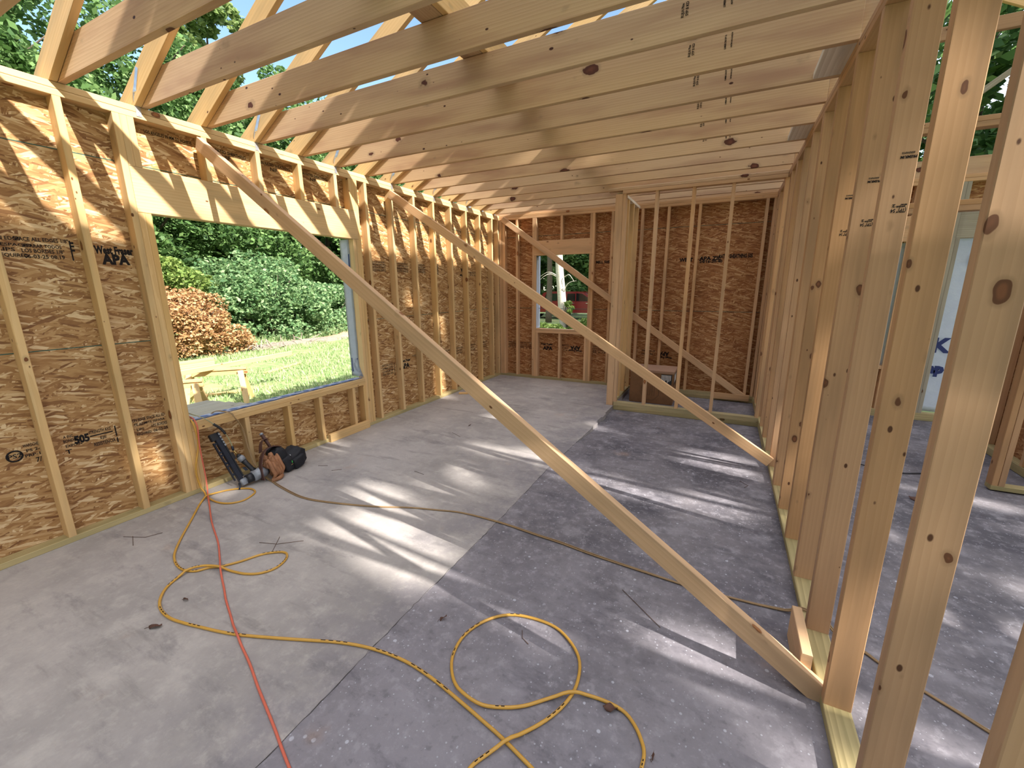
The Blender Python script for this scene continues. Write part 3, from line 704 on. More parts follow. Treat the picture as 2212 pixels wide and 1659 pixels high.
# lower line of print
def ring(y, z, r): child('printed_ring', tube([(XI, y+r*math.cos(a*PI/10), z+r*math.sin(a*PI/10)) for a in range(21)], .005, 6), M['ink'], wl)
ring(-.955, .628, .032); wtext('PS2', .026, -.985, .615, .06)
wtext('WARDCHES LTD.', .02, -.912, .667, .10); wtext('PS 2-18', .018, -.905, .636, .09); wtext('PRP-108', .018, -.915, .604, .10); wtext('7/16', .03, -.875, .56, .06)
wtext('A INC.', .018, -.735, .665, .05); wtext('BONDING', .02, -.74, .636, .08); wtext('EXPO-N', .018, -.735, .603, .08); wtext('T', .028, -.74, .56, .03)
wtext('505', .05, -.688, .615, .075, bold=.010)
wtext('STRENGTH AXIS', .022, -.612, .655, .115); child('printed_arrow', obox((XI, -.55, .64), (.0003, 0, 0), (0, .06, 0), (0, 0, .004)), M['ink'], wl)
wtext('EJE', .018, -.562, .606, .035); wtext('RESISTENCIA', .024, -.60, .566, .115)
wrect(-.478, -.471, .60, .675); wrect(-.478, -.471, .555, .59)
wtext('ON EDGE SPACE ALL ED', .022, -.375, .668, .20); wtext('TE ADMITE SEPARA', .018, -.37, .637, .19); wtext('LIPS', .018, -.36, .598, .045); wtext('LOS BORDES', .022, -.27, .602, .10); wtext('REQUIRED', .018, -.365, .563, .09); wtext('06-03-25', .022, -.262, .563, .09)
# bays right of the window
for (a, b) in ((2.075, 2.335), (2.44, 2.75), (2.85, 3.10)):
    for i, (s, z, h) in enumerate((('PS 2-18 7/16 EXPOSURE 1', 1.892, .018), ('RATED SHEATHING 24/16', 1.862, .022), ('SIZED FOR SPACING STRENGTH', 1.83, .024), ('THIS SIDE DOWN GRADE 505', 1.796, .028))):
        wtext(s, h, a, z, (b-a)*.92, up=1)
wrect(3.36, 3.375, 1.78, 1.93); wtext('APA', .06, 4.08, 1.895, .12, up=-1, bold=.01); wtext('West Fraser', .04, 4.10, 1.80, .17, up=-1, bold=.009)
wtext('SHEATHING SPAN', .024, 4.22, 1.82, .2); wtext('RATED 24/16', .024, 4.22, 1.785, .2)
for i, (s, z) in enumerate((('SPACE ALL EDGES', .645), ('SEPARAR TODOS', .605), ('LOS BORDES 1/8"', .565), ('06-03-25', .53))): wtext(s, .024, 2.13, z, .19)
wrect(2.345, 2.353, .50, .66); wtext('West Fraser', .034, 2.475, .645, .19, bold=.009); wtext('APA', .062, 2.47, .56, .17, bold=.01); wtext('RATED SHEATHING', .02, 2.70, .69, .08)
for y in (3.35, 3.72, 4.10, 4.50): wtext('SHEATHING 24/16', .026, y, .65, .24); wtext('EXPOSURE 1', .022, y, .61, .22); wtext('06-03-25 08:20', .02, y, .575, .22)
wtext('LOS ANGELES IN MM TO ACHIEVE', .022, .03, 2.668, .30); 
for y in (.42, .83, 1.24): wtext('SPAN RATED SHEATHING', .024, y, 2.665, .32); wtext('NIF', .03, y+.12, 2.625, .07)
YI = L+D-.0009
def btext(s, h, x, z, width=None, up=1, bold=.004, mat='ink'):
    put_text('printed_marking', s, h, (x, YI, z), (up, 0, 0), (0, 0, up), M[mat], wb, bold=bold*h*8, width=width)
btext('West Fraser', .036, .77, .60, .23, bold=.009); btext('APA', .06, .82, .515, .18, bold=.01)
btext('APA', .06, 1.50, .607, .18, up=-1, bold=.01); btext('West Fraser', .036, 1.53, .545, .24, up=-1, bold=.009)
btext('RATED', .03, 1.18, .60, .13); btext('A 24/16', .03, 1.18, .555, .11); btext('7/16', .03, 1.19, .515, .08)
for x, w in ((.13, .18), (.375, .24), (1.72, .22)):
    for s, z in (('SHEATHING SPAN 24/16', .61), ('EXPOSURE 1 THICK', .575), ('SIZED FOR SPACING', .545), ('PS 2-18', .515)): btext(s, .022, x, z, w)
btext('MILL 505', .04, 1.72, 1.965, .22, bold=.009)
btext('WEST', .05, 2.98, 1.955, .18, bold=.009); btext('APA ZIL', .05, 3.25, 1.965, .28, bold=.009); btext('RATED SHEATHING 505', .052, 3.50, 1.985, .42, bold=.009); btext('24/16-20-40', .035, 3.25, 1.93, .3, bold=.009)
btext('APA', .06, 2.93, .60, .15, up=-1, bold=.01); btext('West Fraser', .036, 2.98, .53, .22, up=-1, bold=.009); btext('SHEATHING 24', .03, 2.52, .59, .2); btext('EXPOSURE 1', .03, 2.52, .54, .2)

# ------------------------------------------------------------------ grade stamps on the studs and joists
def sstamp(k):
    o = RS[k]; y = -.03+S*k-.0006
    def put(s, h, x, z, w, mat='ink'):
        me = text_mesh(s, h, bold=.0006); co = [v.co.copy() for v in me.vertices]; mx = max(c.x for c in co)
        for v, c in zip(me.vertices, co): v.co = Vector((x - c.x*w/mx, y, z - c.y))
        me.materials.clear(); me.materials.append(M[mat]); child0('grade_stamp', me, o)
    put('PREMIUM', .009, 4.207, 2.054, .046); put('S5RFA012', .006, 4.199, 2.066, .036, 'faint_ink')
    put('(TP)" 54', .013, 4.205, 1.876, .044); put('S-P-F NLGA', .0045, 4.200, 1.886, .026); put('KD-HT', .004, 4.204, 1.892, .018); put('2', .010, 4.172, 1.892, .009)
def child0(name, me, parent):
    o = bpy.data.objects.new(name, me); C.objects.link(o); o.parent = parent
    o.matrix_parent_inverse = parent.matrix_world.inverted() if parent.matrix_world != Matrix.Identity(4) else Matrix.Identity(4)
    return o

bpy.context.view_layer.update()
for k in (1, 2, 3): sstamp(k)
def jstamp(k):
    y = y0+S*k+T+.0012; o = [x for x in C.objects if x.name.startswith('ceiling_joist') and abs(x.matrix_world.translation.x+.083) < .01 and abs(x.matrix_world.translation.y-(y0+S*k+T+.0015+T/2)) < .01][0]
    def put(s, h, x, z, w):
        me = text_mesh(s, h, bold=.0005); co = [v.co.copy() for v in me.vertices]; mx = max(c.x for c in co)
        for v, c in zip(me.vertices, co): v.co = Vector((x - c.y, y-.0006, z + c.x*w/mx))
        me.materials.clear(); me.materials.append(M['ink']); child0('grade_stamp', me, o)
    put('RUJLN Pine', .013, 3.332, 2.888, .060); put('SYP II KD', .013, 3.352, 2.892, .060)
    put('LUMBER 2X8 SYP 16', .009, 3.515, 2.886, .070); put('ASTM NO.2 KD19', .007, 3.545, 2.89, .072)
for k in (2, 3, 4, 5, 6, 7, 8): jstamp(k)

# ------------------------------------------------------------------ hoses and cords
YH = [(-.40, -.045, .34), (-.22, -.043, .56), (-.12, -.042, .608), (-.035, -.042, .606), (.012, -.048, .585), (.03, -.046, .52), (.028, -.045, .40), (.028, -.085, .25), (.026, -.093, .16), (.033, -.085, .06), (.075, -.08, .012)]
F = [(.13, -.103), (.286, -.119), (.4, -.092), (.459, -.016), (.432, .083), (.385, .126), (.302, .13), (.205, .07), (.146, -.011), (.145, -.088), (.201, -.178), (.402, -.344), (.597, -.504), (.74, -.607), (.849, -.655), (.958, -.672), (1.043, -.649), (1.085, -.593), (1.138, -.552), (1.193, -.475), (1.241, -.377), (1.311, -.315), (1.369, -.302), (1.419, -.342), (1.44, -.418), (1.408, -.486), (1.341, -.529), (1.257, -.55), (1.162, -.566), (1.074, -.598), (1.024, -.64), (1.014, -.7), (1.049, -.788), (1.126, -.856), (1.217, -.894), (1.322, -.904), (1.426, -.89), (1.529, -.868), (1.651, -.84), (1.749, -.811), (1.898, -.755), (2.041, -.698), (2.183, -.641), (2.314, -.602), (2.445, -.581), (2.573, -.577), (2.72, -.594), (2.878, -.626), (2.976, -.648), (3.067, -.669), (3.175, -.701), (3.227, -.72), (3.251, -.756), (3.206, -.835), (3.111, -.875), (3.04, -.861), (3.024, -.807), (3.063, -.732), (3.127, -.639), (3.196, -.539), (3.238, -.448), (3.254, -.352), (3.232, -.241), (3.169, -.163), (3.069, -.107), (2.945, -.104), (2.833, -.136), (2.747, -.218), (2.701, -.335), (2.711, -.446), (2.757, -.527), (2.829, -.585), (2.927, -.602), (3.016, -.574), (3.095, -.529), (3.18, -.451), (3.258, -.395), (3.345, -.369), (3.443, -.373), (3.498, -.409), (3.533, -.457), (3.548, -.496), (3.548, -.546), (3.542, -.64), (3.523, -.755), (3.50, -.9), (3.47, -1.1)]
R1 = .0068
# lift the later strand where the hose crosses itself
def lay(F, r):
    P = catmull([(x, y, 0) for x, y in F], 4); n = len(P); z = [r]*n
    for i in range(n):
        for j in range(i+14, n):
            d = math.hypot(P[i].x-P[j].x, P[i].y-P[j].y)
            if d < .05: z[j] = max(z[j], r + 2*r*max(0, min(1, (.05-d)/.03)))
    zs = z[:]
    for _ in range(3): zs = [zs[0]] + [(zs[i-1]+2*zs[i]+zs[i+1])/4 for i in range(1, n-1)] + [zs[-1]]
    return [(p.x, p.y, max(a, b)) for p, a, b in zip(P, z, zs)]
fl_pts = lay(F, R1)
hose = empty('air_hose', (.1, -.1, 0)); tag(hose, 'yellow rubber air hose hanging from the big window and looping across the slab', 'hose')
child('hose_line', tube([tuple(p) for p in catmull(YH, 6)][:-1] + fl_pts, R1, 10), M['yellow_hose'], hose)
# black print along the hose
rp = random.Random(5); i = 30
while i < len(fl_pts)-4:
    if rp.random() < .5:
        for q in range(i, min(i+rp.randint(2, 5), len(fl_pts)-2)):
            a, b = Vector(fl_pts[q]), Vector(fl_pts[q+1]); d = b-a
            if d.length < 1e-4: continue
            c = (a+b)/2; s_ = d.normalized().cross(Vector((0, 0, 1)))
            child('hose_print', obox(c+Vector((0, 0, R1*.92)), d*.3, s_*.0018, (0, 0, .0008)), M['ink'], hose)
    i += rp.randint(4, 11)
oc = empty('extension_cord', (.1, 0, 0)); tag(oc, 'orange extension cord hanging from the big window and running straight towards the camera', 'cord')
OC = [(-.40, -.02, .34), (-.22, -.025, .565), (-.12, -.028, .613), (-.02, -.030, .612), (.022, -.032, .585), (.045, -.036, .54), (.047, -.046, .41), (.047, -.046, .29), (.052, -.046, .13), (.09, -.068, .03)]
OF = [(.15, -.10), (.304, -.173), (.572, -.301), (.849, -.415), (1.021, -.5), (1.193, -.588), (1.355, -.662), (1.446, -.705), (1.573, -.756), (1.688, -.803), (1.801, -.842), (1.936, -.886), (2.076, -.939), (2.192, -.98), (2.297, -1.017), (2.4, -1.056), (2.476, -1.083), (2.582, -1.121), (2.8, -1.2)]
def over(F, r, other, ro):
    P = catmull([(x, y, 0) for x, y in F], 6); out = []
    for p in P:
        d = min(math.hypot(p.x-q[0], p.y-q[1]) for q in other)
        out.append((p.x, p.y, r + (2*ro+.001)*max(0, min(1, (.05-d)/.032))))
    return out
child('cord_line', tube([tuple(p) for p in catmull(OC, 6)] + over(OF, .0052, fl_pts, R1), .0052, 8), M['orange_cord'], oc)
# brown twin line
bc = empty('twin_hose', (.5, .3, 0)); tag(bc, 'thin tan twin hose from the big window sill across the slab and under the partition', 'hose')
BU = [(-.14, .12, .55), (-.08, .17, .605), (.0, .20, .606), (.03, .235, .585), (.042, .25, .545), (.045, .29, .46), (.05, .304, .368), (.07, .305, .256), (.12, .302, .144), (.20, .30, .06), (.29, .305, .012)]
BF = [(.358, .301), (.517, .266), (.837, .226), (1.127, .276), (1.456, .375), (1.677, .469), (1.911, .54), (2.088, .584), (2.39, .592), (2.682, .567), (2.855, .555), (3.028, .531), (3.2, .514), (3.384, .5), (3.522, .489), (3.662, .483), (3.911, .494), (4.005, .503)]
BO = [(4.08, .508, .012), (4.13, .506, .045), (4.18, .49, .0445), (4.225, .46, .043), (4.27, .43, .012), (4.361, .374, .005), (4.405, .331, .005), (4.533, .239, .005), (4.603, .193, .005), (4.664, .15, .005), (4.8, .06, .005), (5.0, -.1, .005)]
base = BU + [(x, y, .0052) for x, y in BF] + BO
P = catmull(base, 6)
for sgn, r in ((1, .0042), (-1, .0036)):
    q = []
    for i, p in enumerate(P):
        d = (P[min(i+1, len(P)-1)]-P[max(i-1, 0)]).normalized(); s_ = d.cross(Vector((0, 0, 1)))
        s_ = s_.normalized() if s_.length > .2 else Vector((0, 1, 0))
        q.append(tuple(p + s_*sgn*(.0048+.002*math.sin(i*.11))))
    child('hose_strand', tube(q, r, 8), M['tan_hose'], bc)

# ------------------------------------------------------------------ framing nailer leaning in the corner of the sill bay
g = empty('nail_gun', (.2, .13, 0)); tag(g, 'pneumatic framing nail gun with black magazine leaning under the big window', 'nail gun')
A = Vector((.012, .075, .445)); B = Vector((.205, .125, .045)); ax = (B-A).normalized()
sd = ax.cross(Vector((1, .1, .3))).normalized(); nr = ax.cross(sd).normalized()
if sd.y < 0: sd = -sd
mid = (A+B)/2; hl_ = (B-A).length/2
child('magazine', obox(mid + sd*.012, ax*hl_, sd*.020, nr*.013, .003), M['black_metal'], g)
child('magazine_track', obox(mid + sd*.039 - ax*.02, ax*(hl_*.93), sd*.006, nr*.015, .002), M['black'], g)
for t in (-.15, -.05, .05, .15, .25): child('track_slot', obox(mid + sd*.0395 - ax*.17 + ax*(t*.25) - nr*.0, ax*.008, sd*.0064, nr*.0153), M['worn_grey'], g)
for t0, t1 in ((-.62, -.3), (-.15, .15), (.3, .62)):
    c = mid - sd*.022 + ax*hl_*((t0+t1)/2); w = hl_*(t1-t0)/2
    child('lower_rail', obox(c - sd*.006 + ax*.0, ax*(w+.012), sd*.005, nr*.007, .001), M['black_metal'], g)
    for e in (-1, 1): child('rail_bridge', obox(c + ax*w*e*1.1, ax*.009, sd*.012, nr*.006), M['black_metal'], g)
child('magazine_foot', obox(A + ax*.025 - sd*.004, ax*.03, sd*.03, nr*.014, .004), M['black'], g)
child('lower_rail', obox(mid - sd*.032 + ax*.02, ax*(hl_*.78), sd*.0035, nr*.008, .001), M['black_metal'], g)
# nose and drive body
child('nose', obox(B + Vector((.012, .025, -.002)), ax*.028, sd*.03, nr*.013, .004), M['worn_grey'], g)
child('contact_tip', tube([(.215, .11, .045), (.235, .10, .018), (.245, .085, .006)], [.009, .007, .006], 8), M['black_metal'], g)
b0, b1 = Vector((.222, .165, .053)), Vector((.235, .325, .075)); bd = (b1-b0).normalized()
bmx = bmesh.new()
tube_bm(bmx, [b0, b0+bd*.02, b0+bd*.05, b0+bd*.055, b1-bd*.02, b1, b1+bd*.008], [.026, .034, .036, .047, .049, .044, .03], 24)
child('drive_body', bm_mesh(bmx, 'body', True), M['worn_grey'], g)
child('body_collar', tube([b0+bd*.0, b0+bd*.05], [.037, .039], 20), M['black'], g)
child('body_cap', tube([b1+bd*.001, b1+bd*.016], [.046, .036], 20), M['black'], g)
h0, h1 = Vector((.21, .245, .095)), Vector((.12, .185, .245)); hd = (h1-h0).normalized()
child('handle', tube([h0, h0+hd*.03, h0+hd*.09, h0+hd*.13], [.026, .019, .019, .024], 16), M['black'], g)
child('handle_cap', tube([h0+hd*.125, h0+hd*.155, h0+hd*.17], [.027, .028, .022], 18), M['worn_grey'], g)
child('handle_end', tube([h0+hd*.168, h0+hd*.19], [.022, .015], 16), M['black'], g)
child('air_plug', tube([h0+hd*.188, h0+hd*.2+Vector((-.003, -.004, .012)), Vector((.105, .163, .292))], [.008, .007, .006], 12), M['brass'], g)
child('magazine_bracket', obox(mid+sd*.045-ax*.0, ax*.03, sd*.022, nr*.009, .003), M['black'], g)
child('trigger', obox(h0+hd*.045+Vector((-.02, -.03, -.005)), hd*.018, Vector((.004, .012, 0)), Vector((.006, -.004, .002)), .001), M['black_metal'], g)
child('grip_label', obox(b0+bd*.07+Vector((.028, -.0, .034)), bd*.018, Vector((-.008, 0, .007)), Vector((.001, 0, .001))), M['white'], g)
gh = empty('air_line', (.1, .16, .3)); tag(gh, 'thin olive air line with black spring sleeve feeding the nail gun from the window', 'hose')
GH = [(.105, .163, .294), (.098, .163, .33), (.088, .157, .38), (.075, .145, .43), (.063, .118, .49), (.05, .077, .541), (.035, .035, .592), (.01, .0, .622), (-.035, -.026, .642), (-.10, -.045, .655), (-.17, -.05, .64), (-.3, -.06, .5)]
GP_ = catmull(GH, 6); child('line', tube([tuple(p) for p in GP_], .0042, 8), M['olive_hose'], gh)
child('spring_sleeve', tube([tuple(p) for p in GP_[19:31]], [.0085+.0022*(i % 2) for i in range(12)], 10), M['black'], gh)
child('coupler', tube([(.105, .163, .294), (.102, .163, .312), (.098, .163, .33)], [.009, .010, .008], 12), M['black_metal'], gh)

# ------------------------------------------------------------------ tool belt heap
tb = empty('tool_belt', (.25, .45, 0)); tag(tb, 'worn leather and black nylon tool belt heaped on the slab under the big window', 'tool belt')
child('leather_pouch', blob((.275, .375, .105), (.05, .055, .105), (.2, -.3, .3), .7, .5, 26, 2, 64, .002), M['leather_tan'], tb)
for i in range(5):
    a = i/5; c = Vector((.335-.01*i, .325+.026*i, .055+.012*math.sin(i*2)))
    P = catmull([c+Vector((.0, -.012, -.045)), c+Vector((.022, .004, .0)), c+Vector((.012, -.006, .05)), c+Vector((-.02, -.004, .10)), c+Vector((-.05, .0, .125))], 5)
    child('leather_fold', tube([tuple(p) for p in P], [.010+.006*math.sin(PI*j/(len(P)-1)) for j in range(len(P))], 10), M['leather_tan'], tb)
P = [(.345, .30, .012), (.365, .335, .016), (.36, .375, .022), (.335, .40, .02)]
child('leather_fold', tube([tuple(p) for p in catmull(P, 5)], .017, 10), M['leather_tan'], tb)
P = catmull([(.29, .262, .02), (.275, .262, .09), (.25, .285, .165), (.225, .33, .225), (.21, .385, .25), (.20, .44, .245), (.19, .50, .22)], 6)
child('waist_strap', ribbon(P, (.9, -.1, .35), .06, .007), M['leather_brown'], tb)
P = catmull([(.16, .35, .215), (.12, .385, .27), (.10, .42, .295), (.10, .455, .285)], 6)
child('strap_end', ribbon(P, (.7, .2, .5), .04, .005), M['leather_brown'], tb)
child('large_pouch', blob((.20, .475, .115), (.07, .06, .118), (.25, -.2, .1), .45, .16, 20, 5, 48, .002), M['nylon'], tb)
child('small_pouch', blob((.215, .60, .085), (.075, .10, .08), (.35, .2, .25), .42, .2, 16, 8, 48, .002), M['nylon'], tb)
child('front_pocket', blob((.275, .505, .075), (.03, .05, .065), (.2, -.15, .1), .4, .14, 22, 9, 40, .003), M['nylon'], tb)
child('front_pocket', blob((.29, .60, .065), (.028, .06, .055), (.3, .2, .2), .4, .14, 22, 4, 40, .003), M['nylon'], tb)
child('blue_lining', blob((.185, .455, .205), (.03, .04, .012), (.1, 0, .2), .7, .1, 14, 6, 18), M['blue'], tb)
child('blue_lining', blob((.235, .625, .15), (.034, .045, .008), (.4, .2, .3), .7, .1, 14, 7, 18), M['blue'], tb)
child('wire_ring', tube([(.305+.003*math.sin(a), .545+.03*math.cos(a), .055+.012*math.sin(a)) for a in [i*PI/8 for i in range(17)]], .002, 6), M['brass'], tb)
hm = empty('hammer', (.09, .45, .2)); tag(hm, 'dark wooden hammer handle sticking up out of the tool belt', 'hammer')
child('hammer_handle', tube([(.16, .50, .10), (.11, .465, .23), (.075, .435, .335)], [.013, .013, .016], 12), M['leather_brown'], hm)
child('handle_butt', tube([(.074, .434, .337), (.068, .43, .352)], [.0165, .013], 12), M['worn_grey'], hm)
mk = empty('marker', (.31, .53, .1)); tag(mk, 'bright green marker with pale tip stuck in a black belt pocket', 'marker')
child('marker_body', tube([(.300, .535, .075), (.285, .535, .128)], .0065, 12), M['green_marker'], mk)
child('marker_tip', tube([(.285, .535, .128), (.281, .535, .143), (.279, .535, .15)], [.0062, .004, .001], 12), M['white'], mk)

# ------------------------------------------------------------------ small litter on the slab
def leaf(loc, r, rz, label):
    bm = bmesh.new(); n = 9; g = []
    for i in range(n):
        t = i/(n-1); wd = .42*math.sin(PI*min(1, t*1.02))**.8*(1+.15*math.sin(t*17))
        g.append([bm.verts.new(((t-.5)*2*r, s_*wd*r*1.1, .006+.010*abs(s_)*math.sin(t*5+s_)+.012*t*t)) for s_ in (-1, -.5, 0, .5, 1)])
    for a, b in zip(g, g[1:]):
        for k in range(4): bm.faces.new((a[k], a[k+1], b[k+1], b[k]))
    bmesh.ops.remove_doubles(bm, verts=bm.verts, dist=.0004); bmesh.ops.solidify(bm, geom=bm.faces[:], thickness=.0008)
    me = bm_mesh(bm, 'leaf', True); root = empty('dead_leaf', loc, rz); tag(root, label, 'leaf')
    o = bpy.data.objects.new('leaf_blade', me); me.materials.append(M['leaf_dry']); C.objects.link(o); o.parent = root
    st = tube([(-r*.95, 0, .006), (-r*1.25, .006, .003), (-r*1.7, .0, .002)], .0012, 6); o = bpy.data.objects.new('leaf_stalk', st); st.materials.append(M['twig']); C.objects.link(o); o.parent = root
leaf((1.326, -.964, 0), .030, .6, 'curled dark brown leaf on the pale slab, left of the orange cord')
leaf((3.402, -.387, 0), .028, 3.5, 'brown dry leaf on the dark slab inside the yellow hose loop at the bottom')
leaf((3.577, -.491, 0), .010, 1.5, 'tiny brown leaf scrap right of the hose at the bottom edge')
leaf((5.10, 2.27, -.002), .05, 2.5, 'dark green leaf cluster on the slab beyond the partition')
leaf((1.255, -.799, 0), .016, .2, 'small black crumb inside the left hose curve')
leaf((1.074, 2.286, 0), .016, 1.2, 'small dark crumb on the pale slab in the middle of the room')
leaf((2.55, -.30, 0), .018, 1.0, 'small grey flake beside the slab crack')
def needle(P, label):
    o = link('pine_needle', tube([(x, y, .002) for x, y in P], .0016, 6), M['twig']); tag(o, label, 'pine needle', 'fallen needles on the slab')
for P, s in (([(.22, -.66), (.36, -.60), (.40, -.52)], 'forked brown needle near the left wall plate'), ([(.27, -.63), (.40, -.68)], 'short brown needle beside the forked one'),
             ([(1.10, -.30), (1.22, -.26), (1.34, -.16)], 'brown needle crossing another one above the middle hose loop'), ([(1.16, -.20), (1.27, -.33)], 'second needle of the crossed pair above the middle hose loop'),
             ([(.42, .70), (.50, .74)], 'dark needle to the right of the tool belt, left one'), ([(.62, .68), (.68, .74)], 'dark needle to the right of the tool belt, right one'),
             ([(1.02, 2.0), (1.18, 1.92)], 'dark needle in the middle of the pale slab'), ([(3.30, .30), (3.52, .12)], 'long dark needle on the dark slab below the brace'),
             ([(2.93, -.19), (2.95, -.23), (2.99, -.25)], 'small curled needle inside the big hose loop'), ([(1.30, 1.0), (1.42, .98)], 'dark needle near the sunny patch on the pale slab'),
             ([(3.90, 2.05), (3.96, 1.98), (3.93, 1.93)], 'curled wire-like needle near the partition plate'), ([(3.05, 3.35), (3.15, 3.30)], 'short needle on the sunken slab before the closet')):
    if 'sunken' in s: o = link('pine_needle', tube([(x, y, -.053) for x, y in P], .0016, 6), M['twig']); tag(o, s, 'pine needle', 'fallen needles on the slab')
    else: needle(P, s)

# wire beyond the partition and carton in the closet
o = link('black_wire', tube([tuple(p) for p in catmull([(4.9, 3.05, -.04), (5.15, 2.95, -.04), (5.4, 3.05, -.045), (5.6, 3.15, -.045), (5.9, 4.3, -.05)], 8)], .006, 8), M['black']); tag(o, 'dark wire lying on the slab beyond the partition', 'wire')
cb = empty('cardboard_box', (2.8, 4.65, -.058)); tag(cb, 'large brown cardboard box with barcode labels inside the closet', 'box')
X0, X1, Y0_, Y1_, Z0_, Z1_ = 2.50, 3.10, 4.44, 4.92, -.0565, .425
child('box_body', box((X0, Y0_, Z0_), (X1, Y1_, Z1_), .004), M['card'], cb)
child('box_lid', box((X0-.004, Y0_-.004, Z1_-.03), (X1+.004, Y1_, Z1_+.004), .003), M['card_top'], cb)
child('label_patch', box((2.93, Y0_-.002, .24), (3.075, Y0_+.001, .385)), M['black'], cb)
for i in range(7): child('barcode_bar', box((2.937+.019*i, Y0_-.003, .30-.03*((i*5) % 3)/2), (2.937+.019*i+.010, Y0_+.001, .375)), M['white'], cb)
child('label_patch', box((X1-.001, 4.50, .22), (X1+.002, 4.74, .385)), M['black'], cb)
for i in range(6): child('barcode_bar', box((X1, 4.51+.036*i, .27), (X1+.003, 4.51+.036*i+.02, .375)), M['white'], cb)
oc8 = [(2.79+.13*math.cos(PI/8+i*PI/4), Y0_-.001, .13+.15*math.sin(PI/8+i*PI/4)) for i in range(9)]
child('printed_octagon', tube(oc8, .002, 4), M['faint_ink'], cb)
for i in range(5): child('printed_bar', tube([(2.73+.03*i, Y0_-.001, .06), (2.73+.03*i, Y0_-.001, .20)], .002, 4), M['faint_ink'], cb)
sc = link('wood_offcut', board_mesh(.14, .07, .02, M['pine'])); sc.matrix_world = Matrix.Translation((.10, 3.52, .0102)) @ Matrix.Rotation(.5, 4, 'Z'); tag(sc, 'small wood offcut on the slab by the far part of the left wall', 'offcut')

# ------------------------------------------------------------------ outside
GZ = -.45
gr = link('ground', box((-60, -30, GZ-.5), (60, 70, GZ)), M['ground']); gr['kind'] = 'structure'; gr['label'] = 'grassy yard around the house frame'

def leaves_mesh(centres, spread, size, n, seed, flat=.6, squash=.7, long=1.7):
    """n small folded leaves gathered round the given clump centres"""
    r = np.random.default_rng(seed); cs = np.array(centres, float)
    idx = r.integers(0, len(cs), n); d = r.normal(size=(n, 3)); d /= np.linalg.norm(d, axis=1)[:, None]
    rad = np.array(spread)[idx] if hasattr(spread, '__len__') else np.full(n, spread)
    p = cs[idx] + d*(rad*r.uniform(.55, 1.0, n)**.6)[:, None]*np.array([1, 1, squash])
    u = r.normal(size=(n, 3)); u[:, 2] *= flat; u /= np.linalg.norm(u, axis=1)[:, None]
    w = r.normal(size=(n, 3)) + np.array([0, 0, 0]); w -= u*(w*u).sum(1)[:, None]; w /= np.linalg.norm(w, axis=1)[:, None]
    s = size*r.uniform(.6, 1.4, n)
    V = np.empty((n, 4, 3)); a = (s*.5*long)[:, None]; b = (s*.5)[:, None]
    V[:, 0] = p-u*a; V[:, 1] = p-w*b; V[:, 2] = p+u*a; V[:, 3] = p+w*b
    me = bpy.data.meshes.new('leaves'); me.vertices.add(n*4); me.vertices.foreach_set('co', V.ravel())
    me.loops.add(n*4); me.loops.foreach_set('vertex_index', np.arange(n*4, dtype=np.int32))
    me.polygons.add(n); me.polygons.foreach_set('loop_start', np.arange(0, n*4, 4, dtype=np.int32))
    me.update(calc_edges=True); return me

def crown_clumps(c, r, k, seed, cr=.35):
    g = np.random.default_rng(seed); out, sp = [], []
    for i in range(k):
        d = g.normal(size=3); d /= np.linalg.norm(d); q = g.uniform(.45, 1.0)
        out.append((c[0]+d[0]*r[0]*q, c[1]+d[1]*r[1]*q, c[2]+d[2]*r[2]*q)); sp.append(min(r)*cr*g.uniform(.6, 1.3))
    return out, sp

def tree(x, y, h, rad, label, n=14000, size=.17, mat='leaf', seed=1, low=1.5, group='trees around the yard', trunk=.22, k=34, clump=.36, squash=.7, bark='bark', z0=GZ, conic=0, cat='tree'):
    e = empty('leafy_tree' if mat != 'pine_leaf' else 'pine_tree', (x, y, z0)); tag(e, label, cat, group)
    rr = random.Random(seed); zc = z0+(low+h)/2; rz = (h-low)/2
    P = catmull([(x, y, z0-.05), (x+rr.uniform(-.2, .2), y, z0+h*.3), (x+rr.uniform(-.4, .4), y+rr.uniform(-.3, .3), z0+h*.62), (x, y, z0+h*.9)], 4)
    bm = bmesh.new(); tube_bm(bm, P, [trunk*(1-.85*i/(len(P)-1)) for i in range(len(P))], 10)
    for i in range(7):
        t = rr.uniform(.3, .85); a = rr.uniform(0, 2*PI); b = P[int(t*(len(P)-1))]; l = rad*rr.uniform(.4, .8)
        tube_bm(bm, catmull([b, b+Vector((math.cos(a)*l*.5, math.sin(a)*l*.5, l*.25)), b+Vector((math.cos(a)*l, math.sin(a)*l, l*.6))], 3), [trunk*.35*(1-.8*j/6) for j in range(7)], 6)
    child('trunk', bm_mesh(bm, 'trunk', True), M[bark], e)
    cl, sp = crown_clumps((x, y, zc), (rad, rad, rz), k, seed, clump)
    child('foliage', leaves_mesh(cl, sp, size, n, seed, squash=squash), M[mat], e)
    return e

